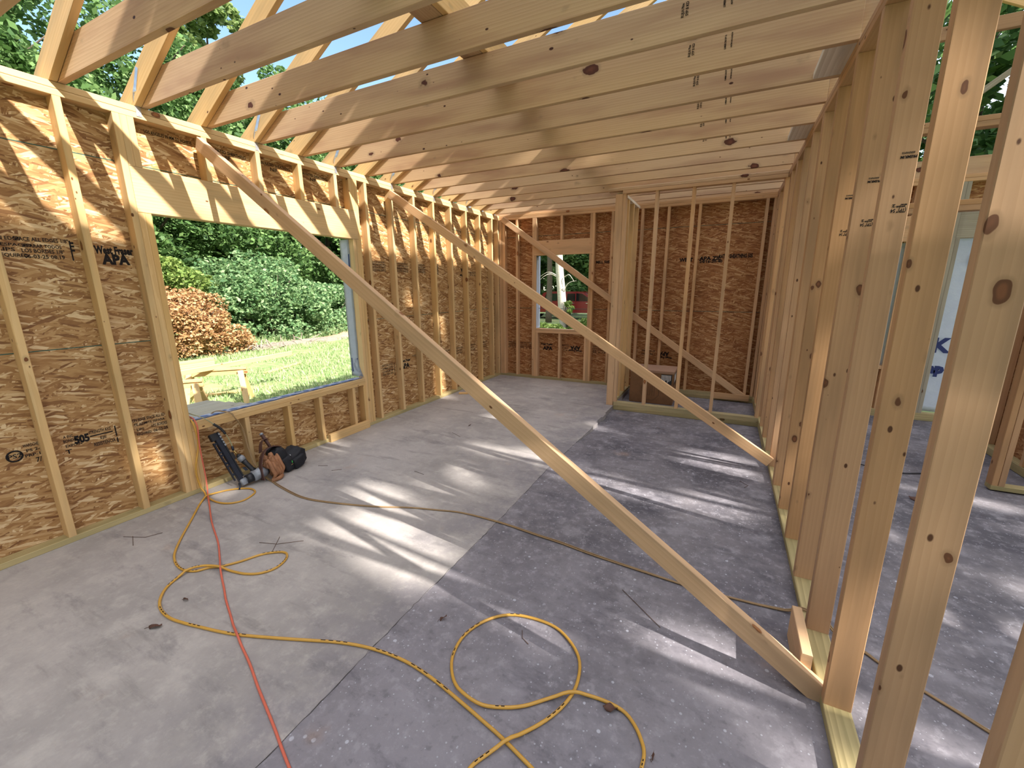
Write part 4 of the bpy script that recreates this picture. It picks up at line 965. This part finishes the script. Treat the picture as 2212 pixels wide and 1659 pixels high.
TW = 'trees along the yard edge'
specs = [(-19, -1.5, 14, 4.2, 'leaf', 'tall pale green tree at the far left, above the top plate'), (-17.5, 3.8, 13.5, 4.0, 'leaf', 'tall tree seen through the first rafter gap'),
         (-19.5, 8.6, 14.0, 4.3, 'leaf', 'tall tree seen through the second rafter gap'), (-20, 13.8, 13.5, 4.2, 'leaf', 'tall tree behind the big green bush'),
         (-21, 19.5, 13.0, 4.2, 'leaf', 'tall tree seen in the right half of the big window'), (-19, 25, 13.0, 4.2, 'leaf', 'tall tree at the right end of the yard edge'),
         (-15.0, 17.5, 6.0, 2.6, 'leaf', 'lower tree at the right side of the big window view'), (-15.5, 22.5, 6.5, 2.6, 'leaf', 'low tree hidden right of the big window view')]
for i, (x, y, h, r, m_, s) in enumerate(specs): tree(x, y, h, r, s, n=34000 if h > 8 else 20000, size=.135 if h > 8 else .11, mat=m_, seed=10+i, low=.6 if h > 8 else .3, group=TW, k=70, clump=.34)
for i, (x, y, h, r, s) in enumerate([(-24, 5, 17, 3.0, 'tall pine behind the left trees'), (-27, 17, 19.5, 3.4, 'tall pine rising beside the blue gap of sky'), (-25, 29, 17.5, 3.6, 'tall pine left of the sky gap'),
                                     (-6, 41, 22, 4.2, 'tall pine seen high between the far rafters'), (2, 44, 22, 4.2, 'tall pine seen above the far end of the joists'), (-14, 38, 19, 4.0, 'distant pine right of the sky gap')]):
    tree(x, y, h, r, s, n=11000, size=.24, mat='pine_leaf', seed=40+i, low=h*.45, group='tall pines behind', k=40, clump=.28, trunk=.3, squash=.45)
# woods behind the small window
for i, (x, y, h, r, s) in enumerate([(-10, 31, 13, 3.6, 'dark leafy tree behind the pickup, left one'), (-4.5, 33, 14, 3.8, 'dark leafy tree behind the pickup, middle one'), (1, 32, 13, 3.6, 'dark leafy tree behind the pickup, right one'), (-7.5, 28.5, 7, 2.4, 'shrubby tree just behind the pickup')]):
    tree(x, y, h, r, s, n=14000, size=.22, seed=60+i, low=.3, group='woods behind the small window', k=44, clump=.36)
# trees beyond the open room on the right
for i, (x, y, h, r, s) in enumerate([(9.5, 16, 12, 3.6, 'sunlit tree seen high between the partition studs'), (14, 13, 12, 3.6, 'bright tree seen through the top right corner'), (6, 19, 11, 3.4, 'tree behind the far wall of the next room'), (19, 16, 13, 4.2, 'tree beyond the top right corner')]):
    tree(x, y, h, r, s, n=13000, size=.18, seed=80+i, low=.5, group='trees beyond the next room', k=40)
# unseen trees on the sunny side, crowns shaped to cast the dapple
SUN_GAPS = [(3.70, 2.62, .42, .10), (3.70, 2.27, .42, .13), (3.68, 1.68, .30, .06), (3.75, 1.45, .32, .14), (2.95, 1.52, .42, .15), (2.35, 1.75, .45, .13), (1.70, 1.75, .35, .08),  # holes cut in the crowns where the sun patches should land
        (2.95, 2.35, .25, .05), (2.55, 2.98, .30, .06), (1.85, .04, .58, .14), (1.32, .78, .26, .12), (3.62, .22, .26, .12), (4.02, .14, .12, .14), (3.42, .47, .16, .05), (.12, 1.08, .28, .12),
        (.10, .0, .16, .10), (-.42, -.2, .22, .12), (1.2, 2.72, .3, .08), (2.9, -.12, .25, .09), (3.7, -.04, .3, .05), (4.95, .82, .35, .10), (4.55, .10, .45, .16), (5.25, 1.28, .3, .10), (4.8, 1.62, .25, .06), (5.4, 2.5, .4, .08), (4.4, -.4, .4, .1),
        (-1.48, 3.56, .3, .12), (-.3, 3.35, .5, .10), (-1.9, 3.1, .3, .12), (2.0, 3.3, .3, .05), (5.6, .6, .4, .08), (5.9, 2.0, .4, .1), (6.6, .9, .4, .12), (6.4, 3.3, .4, .1), (4.35, 3.1, .2, .06), (3.6, 4.4, .2, .06)]
def shade_tree(x, y, z_low, z_top, ry, label, n, seed, k):
    """tall crown of small clumps with gaps between its boughs"""
    e = empty('leafy_tree', (x, y, GZ)); tag(e, label, 'tree', 'unseen trees on the sunny side')
    g_ = np.random.default_rng(seed); cs, sp = [], []
    for i in range(k): cs.append((x+g_.uniform(-1, 1), y+g_.uniform(-ry, ry), z_low+(z_top-z_low)*g_.uniform(0, 1))); sp.append(g_.uniform(.5, .9))
    me = leaves_mesh(cs, sp, .25, n, seed, squash=.9)
    V = np.empty(len(me.vertices)*3); me.vertices.foreach_get('co', V); V = V.reshape(-1, 4, 3); c = V.mean(1)
    fx = c[:, 0]-c[:, 2]/.776; fy = c[:, 1]+.184*c[:, 2]/.776; keep = fx > -2.45+.12*np.sin(fy*5)
    for gx, gy, a, b in SUN_GAPS:
        u = (fx-gx)*.98-(fy-gy)*.2; v = (fx-gx)*.2+(fy-gy)*.98; keep &= ((np.abs(u)/(a+.08))**3+(np.abs(v)/(b+.09))**3) > 1
    V = V[keep]; m = len(V); bpy.data.meshes.remove(me)
    me = bpy.data.meshes.new('leaves'); me.vertices.add(m*4); me.vertices.foreach_set('co', V.ravel()); me.loops.add(m*4); me.loops.foreach_set('vertex_index', np.arange(m*4, dtype=np.int32))
    me.polygons.add(m); me.polygons.foreach_set('loop_start', np.arange(0, m*4, 4, dtype=np.int32)); me.update(calc_edges=True)
    child('foliage', me, M['leaf'], e)
    child('trunk', tube([(x, y, GZ), (x+.2, y, 5), (x, y, z_top-2.5)], [.3, .22, .08], 10), M['bark'], e)
tree(3.2, 22.6, 12, 3.4, 'broad tree added east of the pickup to shade it', n=16000, size=.2, seed=95, low=2.5, group=None, k=50)  # added to throw shade over the pickup
tree(1.5, 26.0, 12, 3.4, 'second broad tree added to shade the woods edge behind the pickup', n=16000, size=.2, seed=96, low=2.0, group=None, k=50)  # added likewise, to darken the woods edge
for i_, (x_, y_, h_) in enumerate(((-23, 0, 9), (-23.5, 7, 9), (-24, 12, 9), (-25, 23, 9))): tree(x_, y_, h_, 4.2, 'dense dark undergrowth tree behind the yard edge, '+['leftmost', 'second from the left', 'third from the left', 'rightmost'][i_], n=16000, size=.2, seed=120+i_, low=.2, group=TW, k=60, clump=.42)
for i_, (x_, y_, n_) in enumerate(((-8, -15, 'left'), (-1, -14, 'middle'), (6, -15, 'right'), (13, -14, 'far right'))): tree(x_, y_, 15, 4.4, 'tall unseen tree added behind the camera to block low sky, '+n_+' one', n=14000, size=.26, seed=140+i_, low=.4, group='unseen trees behind the camera', k=60, clump=.42)  # out of view, added to keep low sky light off the south faces
shade_tree(19.5, -6.6, 8, 18.0, 2.3, 'first tall unseen tree on the sunny side, crown cut for sun patches', 13000, 11, 170)
shade_tree(19.5, -2.6, 8, 18.0, 2.3, 'second tall unseen tree on the sunny side, crown cut for sun patches', 13000, 12, 170)
shade_tree(19.5, 1.8, 8, 18.0, 2.3, 'third tall unseen tree on the sunny side, crown cut for sun patches', 13000, 13, 170)
shade_tree(19.5, 6.4, 8, 18.0, 2.3, 'fourth tall unseen tree on the sunny side, crown cut for sun patches', 13000, 14, 170)

# bushes
def bush(x, y, rx, ry, h, label, mat='leaf', n=12000, size=.09, seed=1, k=40, group=None, cl=.34, name='bush'):
    e = empty(name, (x, y, GZ)); tag(e, label, 'bush', group)
    g = np.random.default_rng(seed); cs, sp = [], []
    for i in range(k):
        a = g.uniform(0, 2*PI); q = g.uniform(0, 1)**.5; t = g.uniform(.05, 1.)
        w_ = math.sqrt(max(0, 1-t*t*.9)); cs.append((x+math.cos(a)*rx*q*w_, y+math.sin(a)*ry*q*w_, GZ+.12+t*h*.85)); sp.append(min(rx, ry, h)*cl*g.uniform(.6, 1.2))
    child('foliage', leaves_mesh(cs, sp, size, n, seed), M[mat], e)
    rr = random.Random(seed); bm = bmesh.new()
    for i in range(12):
        a = rr.uniform(0, 2*PI); t = rr.uniform(.4, .9)
        tube_bm(bm, catmull([(x+.1*math.cos(a), y+.1*math.sin(a), GZ-.02), (x+rx*.3*math.cos(a), y+ry*.3*math.sin(a), GZ+h*.35), (x+rx*t*math.cos(a), y+ry*t*math.sin(a), GZ+h*.75)], 3), [.04, .035, .03, .025, .02, .016, .01], 6)
    child('stems', bm_mesh(bm, 'stems', True), M['bark'], e); return e
BG = 'bushes along the yard edge'
bush(-13.6, 9.4, 2.4, 2.9, 3.4, 'large feathery grey green bush in the middle of the big window view', 'leaf_blue', 26000, .085, 201, 60, BG)
bush(-13.9, 12.9, 1.8, 2.2, 2.1, 'lower feathery bush right of the large one', 'leaf_blue', 15000, .085, 202, 44, BG)
bush(-14.8, 16.4, 1.6, 2.0, 2.2, 'leafy bush at the right edge of the big window view', 'leaf', 12000, .10, 203, 40, BG)
bush(-13.9, 6.4, 1.6, 1.7, 3.2, 'yellow green bush behind the brown brush pile', 'leaf_yellow', 14000, .10, 204, 44, BG)
bush(-14.5, 3.2, 1.8, 1.8, 3.0, 'green bush left of the brush pile', 'leaf', 12000, .10, 205, 40, BG)
bush(-12.9, 15.4, .5, 2.6, .55, 'fringe of tall weeds along the foot of the trees', 'leaf_yellow', 5000, .07, 206, 40, BG, .8)
bp_ = bush(-10.9, 5.0, 1.3, 1.75, 1.95, 'heap of cut branches with dead orange brown leaves in the yard', 'dead_leaf', 26000, .055, 210, 60, None, .36, 'brush_pile')
bp_['category'] = 'brush pile'
e = empty('fallen_branches', (-10.4, 7.6, GZ)); tag(e, 'grey dead branches on the bare strip right of the brush pile', 'branches'); rr = random.Random(8)
for i in range(26):
    bm = bmesh.new()
    y = 6.6+rr.uniform(0, 2.6); x = -10.6+rr.uniform(-.5, .6); a = rr.uniform(0, 2*PI); l = rr.uniform(.2, .6)
    tube_bm(bm, catmull([(x, y, GZ+.03), (x+l*.5*math.cos(a), y+l*.5*math.sin(a), GZ+.06+rr.uniform(0, .25)), (x+l*math.cos(a), y+l*math.sin(a), GZ+.05+rr.uniform(0, .4))], 3), [.03, .026, .022, .018, .015, .01, .006], 6)
    child('dead_branch', bm_mesh(bm, 'bw', True), M['debris'], e)
def mound(cx, cy, rx, ry, h, mat, name, label, kind=None):
    bm = bmesh.new(); n = 26; g = []
    for j in range(n+1):
        row = []
        for i in range(n+1):
            u, v = i/n*2-1, j/n*2-1; r_ = math.hypot(u, v); z = max(0, 1-r_)**1.2*h
            z *= 1+.5*nz(Vector((u*4+cx, v*4+cy, 1))); row.append(bm.verts.new((cx+u*rx, cy+v*ry, GZ+(z if r_ < 1 else -.04)+.012*nz(Vector((u*20, v*20, 3))))))
        g.append(row)
    for j in range(n):
        for i in range(n): bm.faces.new((g[j][i], g[j][i+1], g[j+1][i+1], g[j+1][i]))
    o = link(name, bm_mesh(bm, name, True), M[mat]); tag(o, label, 'soil'); 
    if kind: o['kind'] = kind
    return o
mound(-11.0, 9.3, .9, 3.3, .10, 'debris', 'bare_soil_strip', 'strip of bare grey soil and brush across the yard')
mound(-11.2, 11.9, .7, 1.9, .20, 'earth', 'sand_heap', 'low heap of orange sand at the right of the yard')
mound(-3.2, 4.4, .7, 1.6, .05, 'earth', 'bare_soil_patch', 'pale bare soil patch beyond the right end of the big window sill')

# grass: blades as one uncountable mass
def grass():
    r = np.random.default_rng(9); n = 62000
    y = r.uniform(-.5, 17, n); x = -1.2 - 13.2*r.uniform(0, 1, n)**.8
    dens = np.sin(x*1.7+y*.9)+np.sin(y*2.3-x*.7)
    keep = (dens > -1.3) & ~((np.abs(x+11.0) < .6) & (y > 6.2) & (y < 12.6)); x, y = x[keep], y[keep]; n = len(x)
    h = r.uniform(.05, .13, n)*(1+1.6*((x < -11.9) & (y > 6))); a = r.uniform(0, 2*PI, n); w_ = r.uniform(.006, .013, n)*1.3
    V = np.empty((n, 3, 3)); V[:, 0] = np.stack([x-np.cos(a)*w_, y-np.sin(a)*w_, np.full(n, GZ)], 1); V[:, 1] = np.stack([x+np.cos(a)*w_, y+np.sin(a)*w_, np.full(n, GZ)], 1)
    ln = r.uniform(-.06, .06, (n, 2)); V[:, 2] = np.stack([x+ln[:, 0], y+ln[:, 1], GZ+h], 1)
    me = bpy.data.meshes.new('grass'); me.vertices.add(n*3); me.vertices.foreach_set('co', V.ravel()); me.loops.add(n*3); me.loops.foreach_set('vertex_index', np.arange(n*3, dtype=np.int32))
    me.polygons.add(n); me.polygons.foreach_set('loop_start', np.arange(0, n*3, 3, dtype=np.int32)); me.update(calc_edges=True)
    o = link('grass', me, M['grass']); tag(o, 'short grass growing over the yard beyond the big window', 'grass', None, 'stuff')
grass()

# sawhorses
def sawhorse(x, y, label, rz=0., ht=.66, ln=.9):
    e = empty('sawhorse', (x, y, GZ), rz); tag(e, label, 'sawhorse', 'sawhorses in the yard')
    def bl(name, a, b, w, t, side):
        a, b = Vector(a), Vector(b); Xv = (b-a); l = Xv.length; Xv /= l; Y = Vector(side); Y = (Y-Xv*Y.dot(Xv)).normalized(); Z = Xv.cross(Y)
        o = bpy.data.objects.new(name, board_mesh(l, w, t, M['pine'])); C.objects.link(o); o.parent = e
        m = Matrix((Xv, Y, Z)).transposed().to_4x4(); m.translation = a; o.matrix_local = m
    bl('top_beam', (0, -ln/2, ht-.045), (0, ln/2, ht-.045), D, T, (0, 0, 1)); bl('top_beam', (0, -ln/2, ht+.02-.002), (0, ln/2, ht+.018), D, T, (1, 0, 0))
    for sy in (-1, 1):
        for sx in (-1, 1): bl('leg', (sx*.25, sy*(ln/2-.03), 0.01), (sx*.045, sy*(ln/2-.10), ht-.02), D, T, (0, 1, 0))
        bl('crosspiece', (-.19, sy*(ln/2-.09), ht*.38), (.19, sy*(ln/2-.09), ht*.38), D, T*.6, (0, 0, 1))
    return e
sawhorse(-4.48, 2.52, 'sawhorse on the right in the yard, carrying the end of a long board', -.72, .61, .98)
sawhorse(-4.05, 1.55, 'sawhorse at the left window edge in the yard, lower left of the lumber stack', -.72, .61, .98)
for i in range(4):
    for j in range(2):
        a = (-4.93+.095*j, .6, GZ+.652+.039*i); b = (-4.93+.095*j, 2.74-.05*((i*3+j) % 3), GZ+.652+.039*i)
        tag(board('stacked_board', a, b, D, T-.001, (1, 0, 0), M['pine']), 'yellow pine board in the lumber stack on the sawhorse, '+['bottom layer', 'second layer', 'third layer', 'top layer'][i]+', '+['left', 'right'][j], 'board', 'lumber stack on the left sawhorse')
tag(board('long_board', (-4.30, .9, GZ+.672), (-4.62, 4.15, GZ+.69), D, T, (.2, 0, 1), M['pine']), 'single long pine board laid slanting over the right sawhorse', 'board')
tag(board('ground_board', (-6.3, 4.6, GZ+.03), (-6.8, 5.9, GZ+.03), D, T, (1, 0, 0), M['pine']), 'pale board lying alone on the grass', 'board')
tag(board('ground_board', (-5.3, 2.6, GZ+.02), (-4.9, 3.5, GZ+.02), .14, T, (1, 0, 0), M['pine']), 'pale board on the ground behind the right sawhorse', 'board')
for i in range(6):
    a = (-.95-.145*i, .0, .30+.0*i); b = (-.95-.145*i, 1.15-.04*i, .30)
    tag(board('porch_board', a, b, .138, .03, (1, 0, 0), M['grey_wood']), 'weathered grey board of the low staging outside the big window, '+ORD[i+1]+' from the sill', 'board', 'staging boards outside the window')
for yy, s in ((.15, 'near'), (1.0, 'far')):
    plate('staging_beam', (-1.8, yy, .20), (-.85, yy+T, .284), M['grey_wood'], 'beam under the grey staging boards, the '+s+' one', 'beam')
    for xx, s2 in ((-1.75, 'outer'), (-.92, 'inner')): plate('staging_leg', (xx, yy+.04, GZ+.002), (xx+T, yy+.04+D, .199 if True else .2), M['grey_wood'], s2+' leg of the grey staging, at its '+s+' beam', 'leg')

# pickup
tk = empty('pickup_truck', (-5.5, 24.2, GZ)); tag(tk, 'dark red pickup truck parked in the shade behind the small window', 'truck')
def tp(pts, y0_, y1_, mat, name, bev=.04):
    bm = bmesh.new(); lo = [bm.verts.new((x, y0_, z)) for x, z in pts]; hi = [bm.verts.new((x, y1_, z)) for x, z in pts]; n = len(pts)
    bm.faces.new(lo); bm.faces.new(hi[::-1])
    for i in range(n): bm.faces.new((lo[i], hi[i], hi[(i+1) % n], lo[(i+1) % n]))
    if bev: bmesh.ops.bevel(bm, geom=bm.edges[:], offset=bev, segments=2, affect='EDGES')
    child(name, bm_mesh(bm, name), M[mat], tk)
g0 = GZ
tp([(-9.2, g0+.45), (-3.0, g0+.40), (-2.1, g0+.5), (-2.05, g0+1.0), (-3.3, g0+1.12), (-6.9, g0+1.15), (-9.2, g0+1.12)], 24.0, 25.8, 'red_paint', 'body')
tp([(-7.25, g0+1.12), (-3.35, g0+1.12), (-4.25, g0+1.66), (-4.7, g0+1.74), (-6.7, g0+1.74), (-7.05, g0+1.66)], 24.08, 25.7, 'red_paint', 'cab')
for pts in ([(-6.95, g0+1.17), (-6.05, g0+1.17), (-6.05, g0+1.62), (-6.8, g0+1.62)], [(-5.4, g0+1.17), (-4.85, g0+1.17), (-4.85, g0+1.62), (-5.35, g0+1.62)], [(-4.78, g0+1.17), (-3.7, g0+1.17), (-4.4, g0+1.62), (-4.78, g0+1.64)]): tp(pts, 24.06, 24.12, 'glass_dark', 'side_window', 0)
tp([(-7.2, g0+.36), (-3.4, g0+.36), (-3.4, g0+.44), (-7.2, g0+.44)], 23.92, 24.05, 'chrome', 'running_board', .01)
tp([(-3.85, g0+1.15), (-3.7, g0+1.15), (-3.7, g0+1.32), (-3.85, g0+1.32)], 23.85, 24.0, 'red_paint', 'mirror', .01)
for x in (-4.95, -4.0): tp([(x-.12, g0+1.02), (x+.08, g0+1.02), (x+.08, g0+1.05), (x-.12, g0+1.05)], 23.97, 24.0, 'chrome', 'door_handle', .005)
for x in (-8.0, -2.85):
    for yy in (24.05, 25.6):
        child('wheel', tube([(x, yy-.02, g0+.39), (x, yy+.22, g0+.39)], .39, 28, False), M['rubber'], tk); child('wheel_rim', tube([(x, yy-.035, g0+.39), (x, yy+.01, g0+.39)], .24, 20, False), M['chrome'], tk)
# pale trunk before the pickup
pt = empty('tree_trunk', (-2.8, 16.2, GZ)); tag(pt, 'pale bare tree trunk with dead twigs standing before the pickup', 'tree trunk')
P = catmull([(-2.66, 16.2, GZ-.03), (-2.80, 16.2, .4), (-2.90, 16.2, 1.4), (-3.02, 16.2, 2.6), (-3.1, 16.2, 4.2), (-3.1, 16.2, 7.0)], 5)
child('bole', tube([tuple(p) for p in P], [.27-.02*i if i < 3 else .21-.003*i for i in range(len(P))], 16), M['pale_bark'], pt)
for Q in ([(-3.05, 16.1, 2.0), (-3.35, 16.0, 2.15), (-3.6, 15.9, 2.05), (-3.85, 15.9, 1.85)], [(-3.05, 16.1, 2.05), (-3.3, 16.0, 2.2), (-3.55, 16.0, 2.2), (-3.9, 16.0, 2.0)], [(-2.75, 16.1, 2.0), (-2.5, 16.0, 2.1), (-2.35, 16.0, 1.95), (-2.25, 16.0, 1.8)], [(-2.72, 16.1, 1.4), (-2.6, 16.0, 1.65), (-2.4, 16.0, 1.8), (-2.15, 16., 1.84)]):
    child('dead_twig', tube([tuple(p) for p in catmull(Q, 4)], [.022-.0014*i for i in range(13)], 6), M['pale_bark'], pt)
iv = bush(-2.45, 15.9, .25, .25, 1.6, 'bright green creeper climbing the foot of the pale trunk', 'leaf_yellow', 1500, .07, 301, 16, None, .5, 'climbing_vine')
bush(-3.3, 15.2, 1.3, .5, .35, 'low bright green weeds before the pickup', 'leaf_yellow', 2600, .07, 302, 24, None, .6, 'weeds')
bush(-1.9, 17.0, 1.0, .5, .5, 'weeds to the right of the pale trunk', 'leaf_yellow', 1800, .07, 303, 20, None, .6, 'weeds')
tree(-5.6, 21.5, 12, .5, 'dark slender trunk left of the pale one', n=900, size=.1, seed=310, low=9, trunk=.2, group=None)

# framing of the next room, seen between the studs
GN = 'uprights of the next room'
ZF = -.03
plate('bottom_plate', (5.73, 2.84, ZF), (6.7, 2.84+D, ZF+T), M['treated'], 'treated plate on the slab beyond the partition, running to the right')
plate('top_plate', (W+D+.03, 2.84, H), (6.7, 2.84+D, H+T-.0006), M['spruce'], 'lower ply of the top plate of the cross wall in the next room')
plate('top_plate', (W+D+.03, 2.84, H+T), (6.7, 2.84+D, TOP-.001), M['spruce'], 'upper ply of the top plate of the cross wall in the next room')
plate('door_header', (W+D+.03, 2.84, 2.15), (5.768, 2.84+D, 2.19), M['spruce'], 'lower ply over the doorway of the cross wall in the next room', 'header')
plate('door_header', (W+D+.03, 2.84, 2.1905), (5.768, 2.84+D, 2.23), M['spruce'], 'upper ply over the doorway of the cross wall in the next room', 'header')
stud(5.73, 5.768, 2.84, 2.84+D, ZF+T, 2.149, M['spruce'], 'sunlit jamb stud of the cross wall in the next room', GN); stud(5.77, 5.808, 2.84, 2.84+D, ZF+T, H, M['spruce'], 'full stud beside the sunlit jamb in the next room', GN)
for x, s in ((4.60, 'first'), (5.0, 'second'), (5.4, 'third')): stud(x, x+T, 2.84, 2.84+D, 2.231, H, M['spruce'], s+' short stud above the doorway in the next room', GN, 'cripple_stud')
stud(6.3, 6.338, 2.84, 2.84+D, ZF+T, H, M['spruce'], 'last stud of the cross wall in the next room', GN)
we = structure('wall_right', label='short outer wall of russet strand board beyond the next room')
sheath(we, (6.23, 0, 0), (0, 1, 0), (1, 0, 0), 2.95, 4.1, ROWS, [], M['osb_red'])
plate('bottom_plate', (6.14, 2.95, -.055), (6.228, 4.1, .02), M['treated'], 'treated plate at the foot of the short strand board wall in the next room')
for y, s in ((3.0, 'first'), (3.4, 'second'), (3.8, 'third'), (4.05, 'fourth')): stud(6.14, 6.228, y, y+T, .021, H, M['brace'], s+' stud of the short strand board wall in the next room', GN)
plate('top_plate', (6.14, 2.95, H), (6.228, 4.97, H+T), M['brace'], 'top plate of the short strand board wall in the next room')
for i, (x0_, z0_, x1_, z1_) in enumerate([(5.0, 2.84, 6.6, 4.1), (5.6, 4.4, 6.6, 2.84)]):
    tag(board('web_strut', (x0_, 2.885, z0_), (x1_, 2.885, z1_), D, T, (0, 1, 0), M['grey_wood']), ['rising', 'falling'][i]+' roof strut above the next room', 'strut')
tag(board('collar_beam', (4.5, 2.924, 3.4), (7.2, 2.924, 3.4), D, T, (0, 0, 1), M['spruce']), 'horizontal roof tie above the next room', 'beam')

# ------------------------------------------------------------------ light, sky, camera
sd_ = Vector((-1, .184, -.776)).normalized()
sl = bpy.data.lights.new('sun', 'SUN'); sl.energy = 8.0; sl.angle = math.radians(.55); sl.color = (1.0, .955, .88)
so = bpy.data.objects.new('sun', sl); C.objects.link(so); so.rotation_euler = sd_.to_track_quat('-Z', 'Y').to_euler(); so.location = (20, -4, 16)
w = bpy.data.worlds.new('sky'); bpy.context.scene.world = w; w.use_nodes = True; nt = w.node_tree; nt.nodes.clear()
sk = nt.nodes.new('ShaderNodeTexSky'); sk.sky_type = 'NISHITA'; sk.sun_disc = False; sk.sun_elevation = math.atan2(.776, 1.017); sk.sun_rotation = math.atan2(1, -.184); sk.air_density = 1.0; sk.dust_density = .6; sk.ozone_density = 1.6
def wn(ty, ins=None, **pr):
    x = nt.nodes.new(ty)
    for k, v in pr.items(): setattr(x, k, v)
    for k, v in (ins or {}).items():
        if isinstance(v, bpy.types.NodeSocket): nt.links.new(v, x.inputs[k])
        else: x.inputs[k].default_value = v
    return x
# clear deep blue to the north-west, unseen bright cloud added sunward as fill light
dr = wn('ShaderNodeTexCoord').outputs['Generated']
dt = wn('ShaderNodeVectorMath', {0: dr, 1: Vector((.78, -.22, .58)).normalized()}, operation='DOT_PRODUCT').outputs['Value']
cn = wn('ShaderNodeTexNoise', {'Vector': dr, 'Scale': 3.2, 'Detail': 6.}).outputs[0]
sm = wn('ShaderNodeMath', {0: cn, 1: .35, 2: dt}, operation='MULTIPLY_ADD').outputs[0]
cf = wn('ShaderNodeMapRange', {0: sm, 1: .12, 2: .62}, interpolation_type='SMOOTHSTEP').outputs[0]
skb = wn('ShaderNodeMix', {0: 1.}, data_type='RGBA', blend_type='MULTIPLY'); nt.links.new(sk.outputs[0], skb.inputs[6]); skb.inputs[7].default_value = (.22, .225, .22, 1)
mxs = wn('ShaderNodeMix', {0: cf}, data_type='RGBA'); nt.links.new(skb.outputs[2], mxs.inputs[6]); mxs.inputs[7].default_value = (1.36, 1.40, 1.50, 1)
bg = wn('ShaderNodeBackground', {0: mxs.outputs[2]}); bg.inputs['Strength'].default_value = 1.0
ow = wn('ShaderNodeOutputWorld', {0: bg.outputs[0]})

cam = bpy.data.cameras.new('camera'); co = bpy.data.objects.new('camera', cam); C.objects.link(co)
R = ((.8938747493, .4482832484, -.0054828598), (.0964927754, -.2043206177, -.9741366585), (-.4378094070, .8702271051, -.2258931357))
Xc, Yc, Zc = Vector(R[0]), -Vector(R[1]), -Vector(R[2])
m = Matrix((Xc, Yc, Zc)).transposed().to_4x4(); m.translation = (3.65254105, -1.71924134, 1.60639456)
co.matrix_world = m; cam.sensor_fit = 'HORIZONTAL'; cam.sensor_width = 36.; cam.lens = 36.*905.166/2212.; cam.clip_start = .02; cam.clip_end = 300
sc_ = bpy.context.scene; sc_.camera = co
sc_.view_settings.view_transform = 'Standard'; sc_.view_settings.look = 'None'; sc_.view_settings.gamma = 1; sc_.view_settings.exposure = .66; sc_.view_settings.use_curve_mapping = False
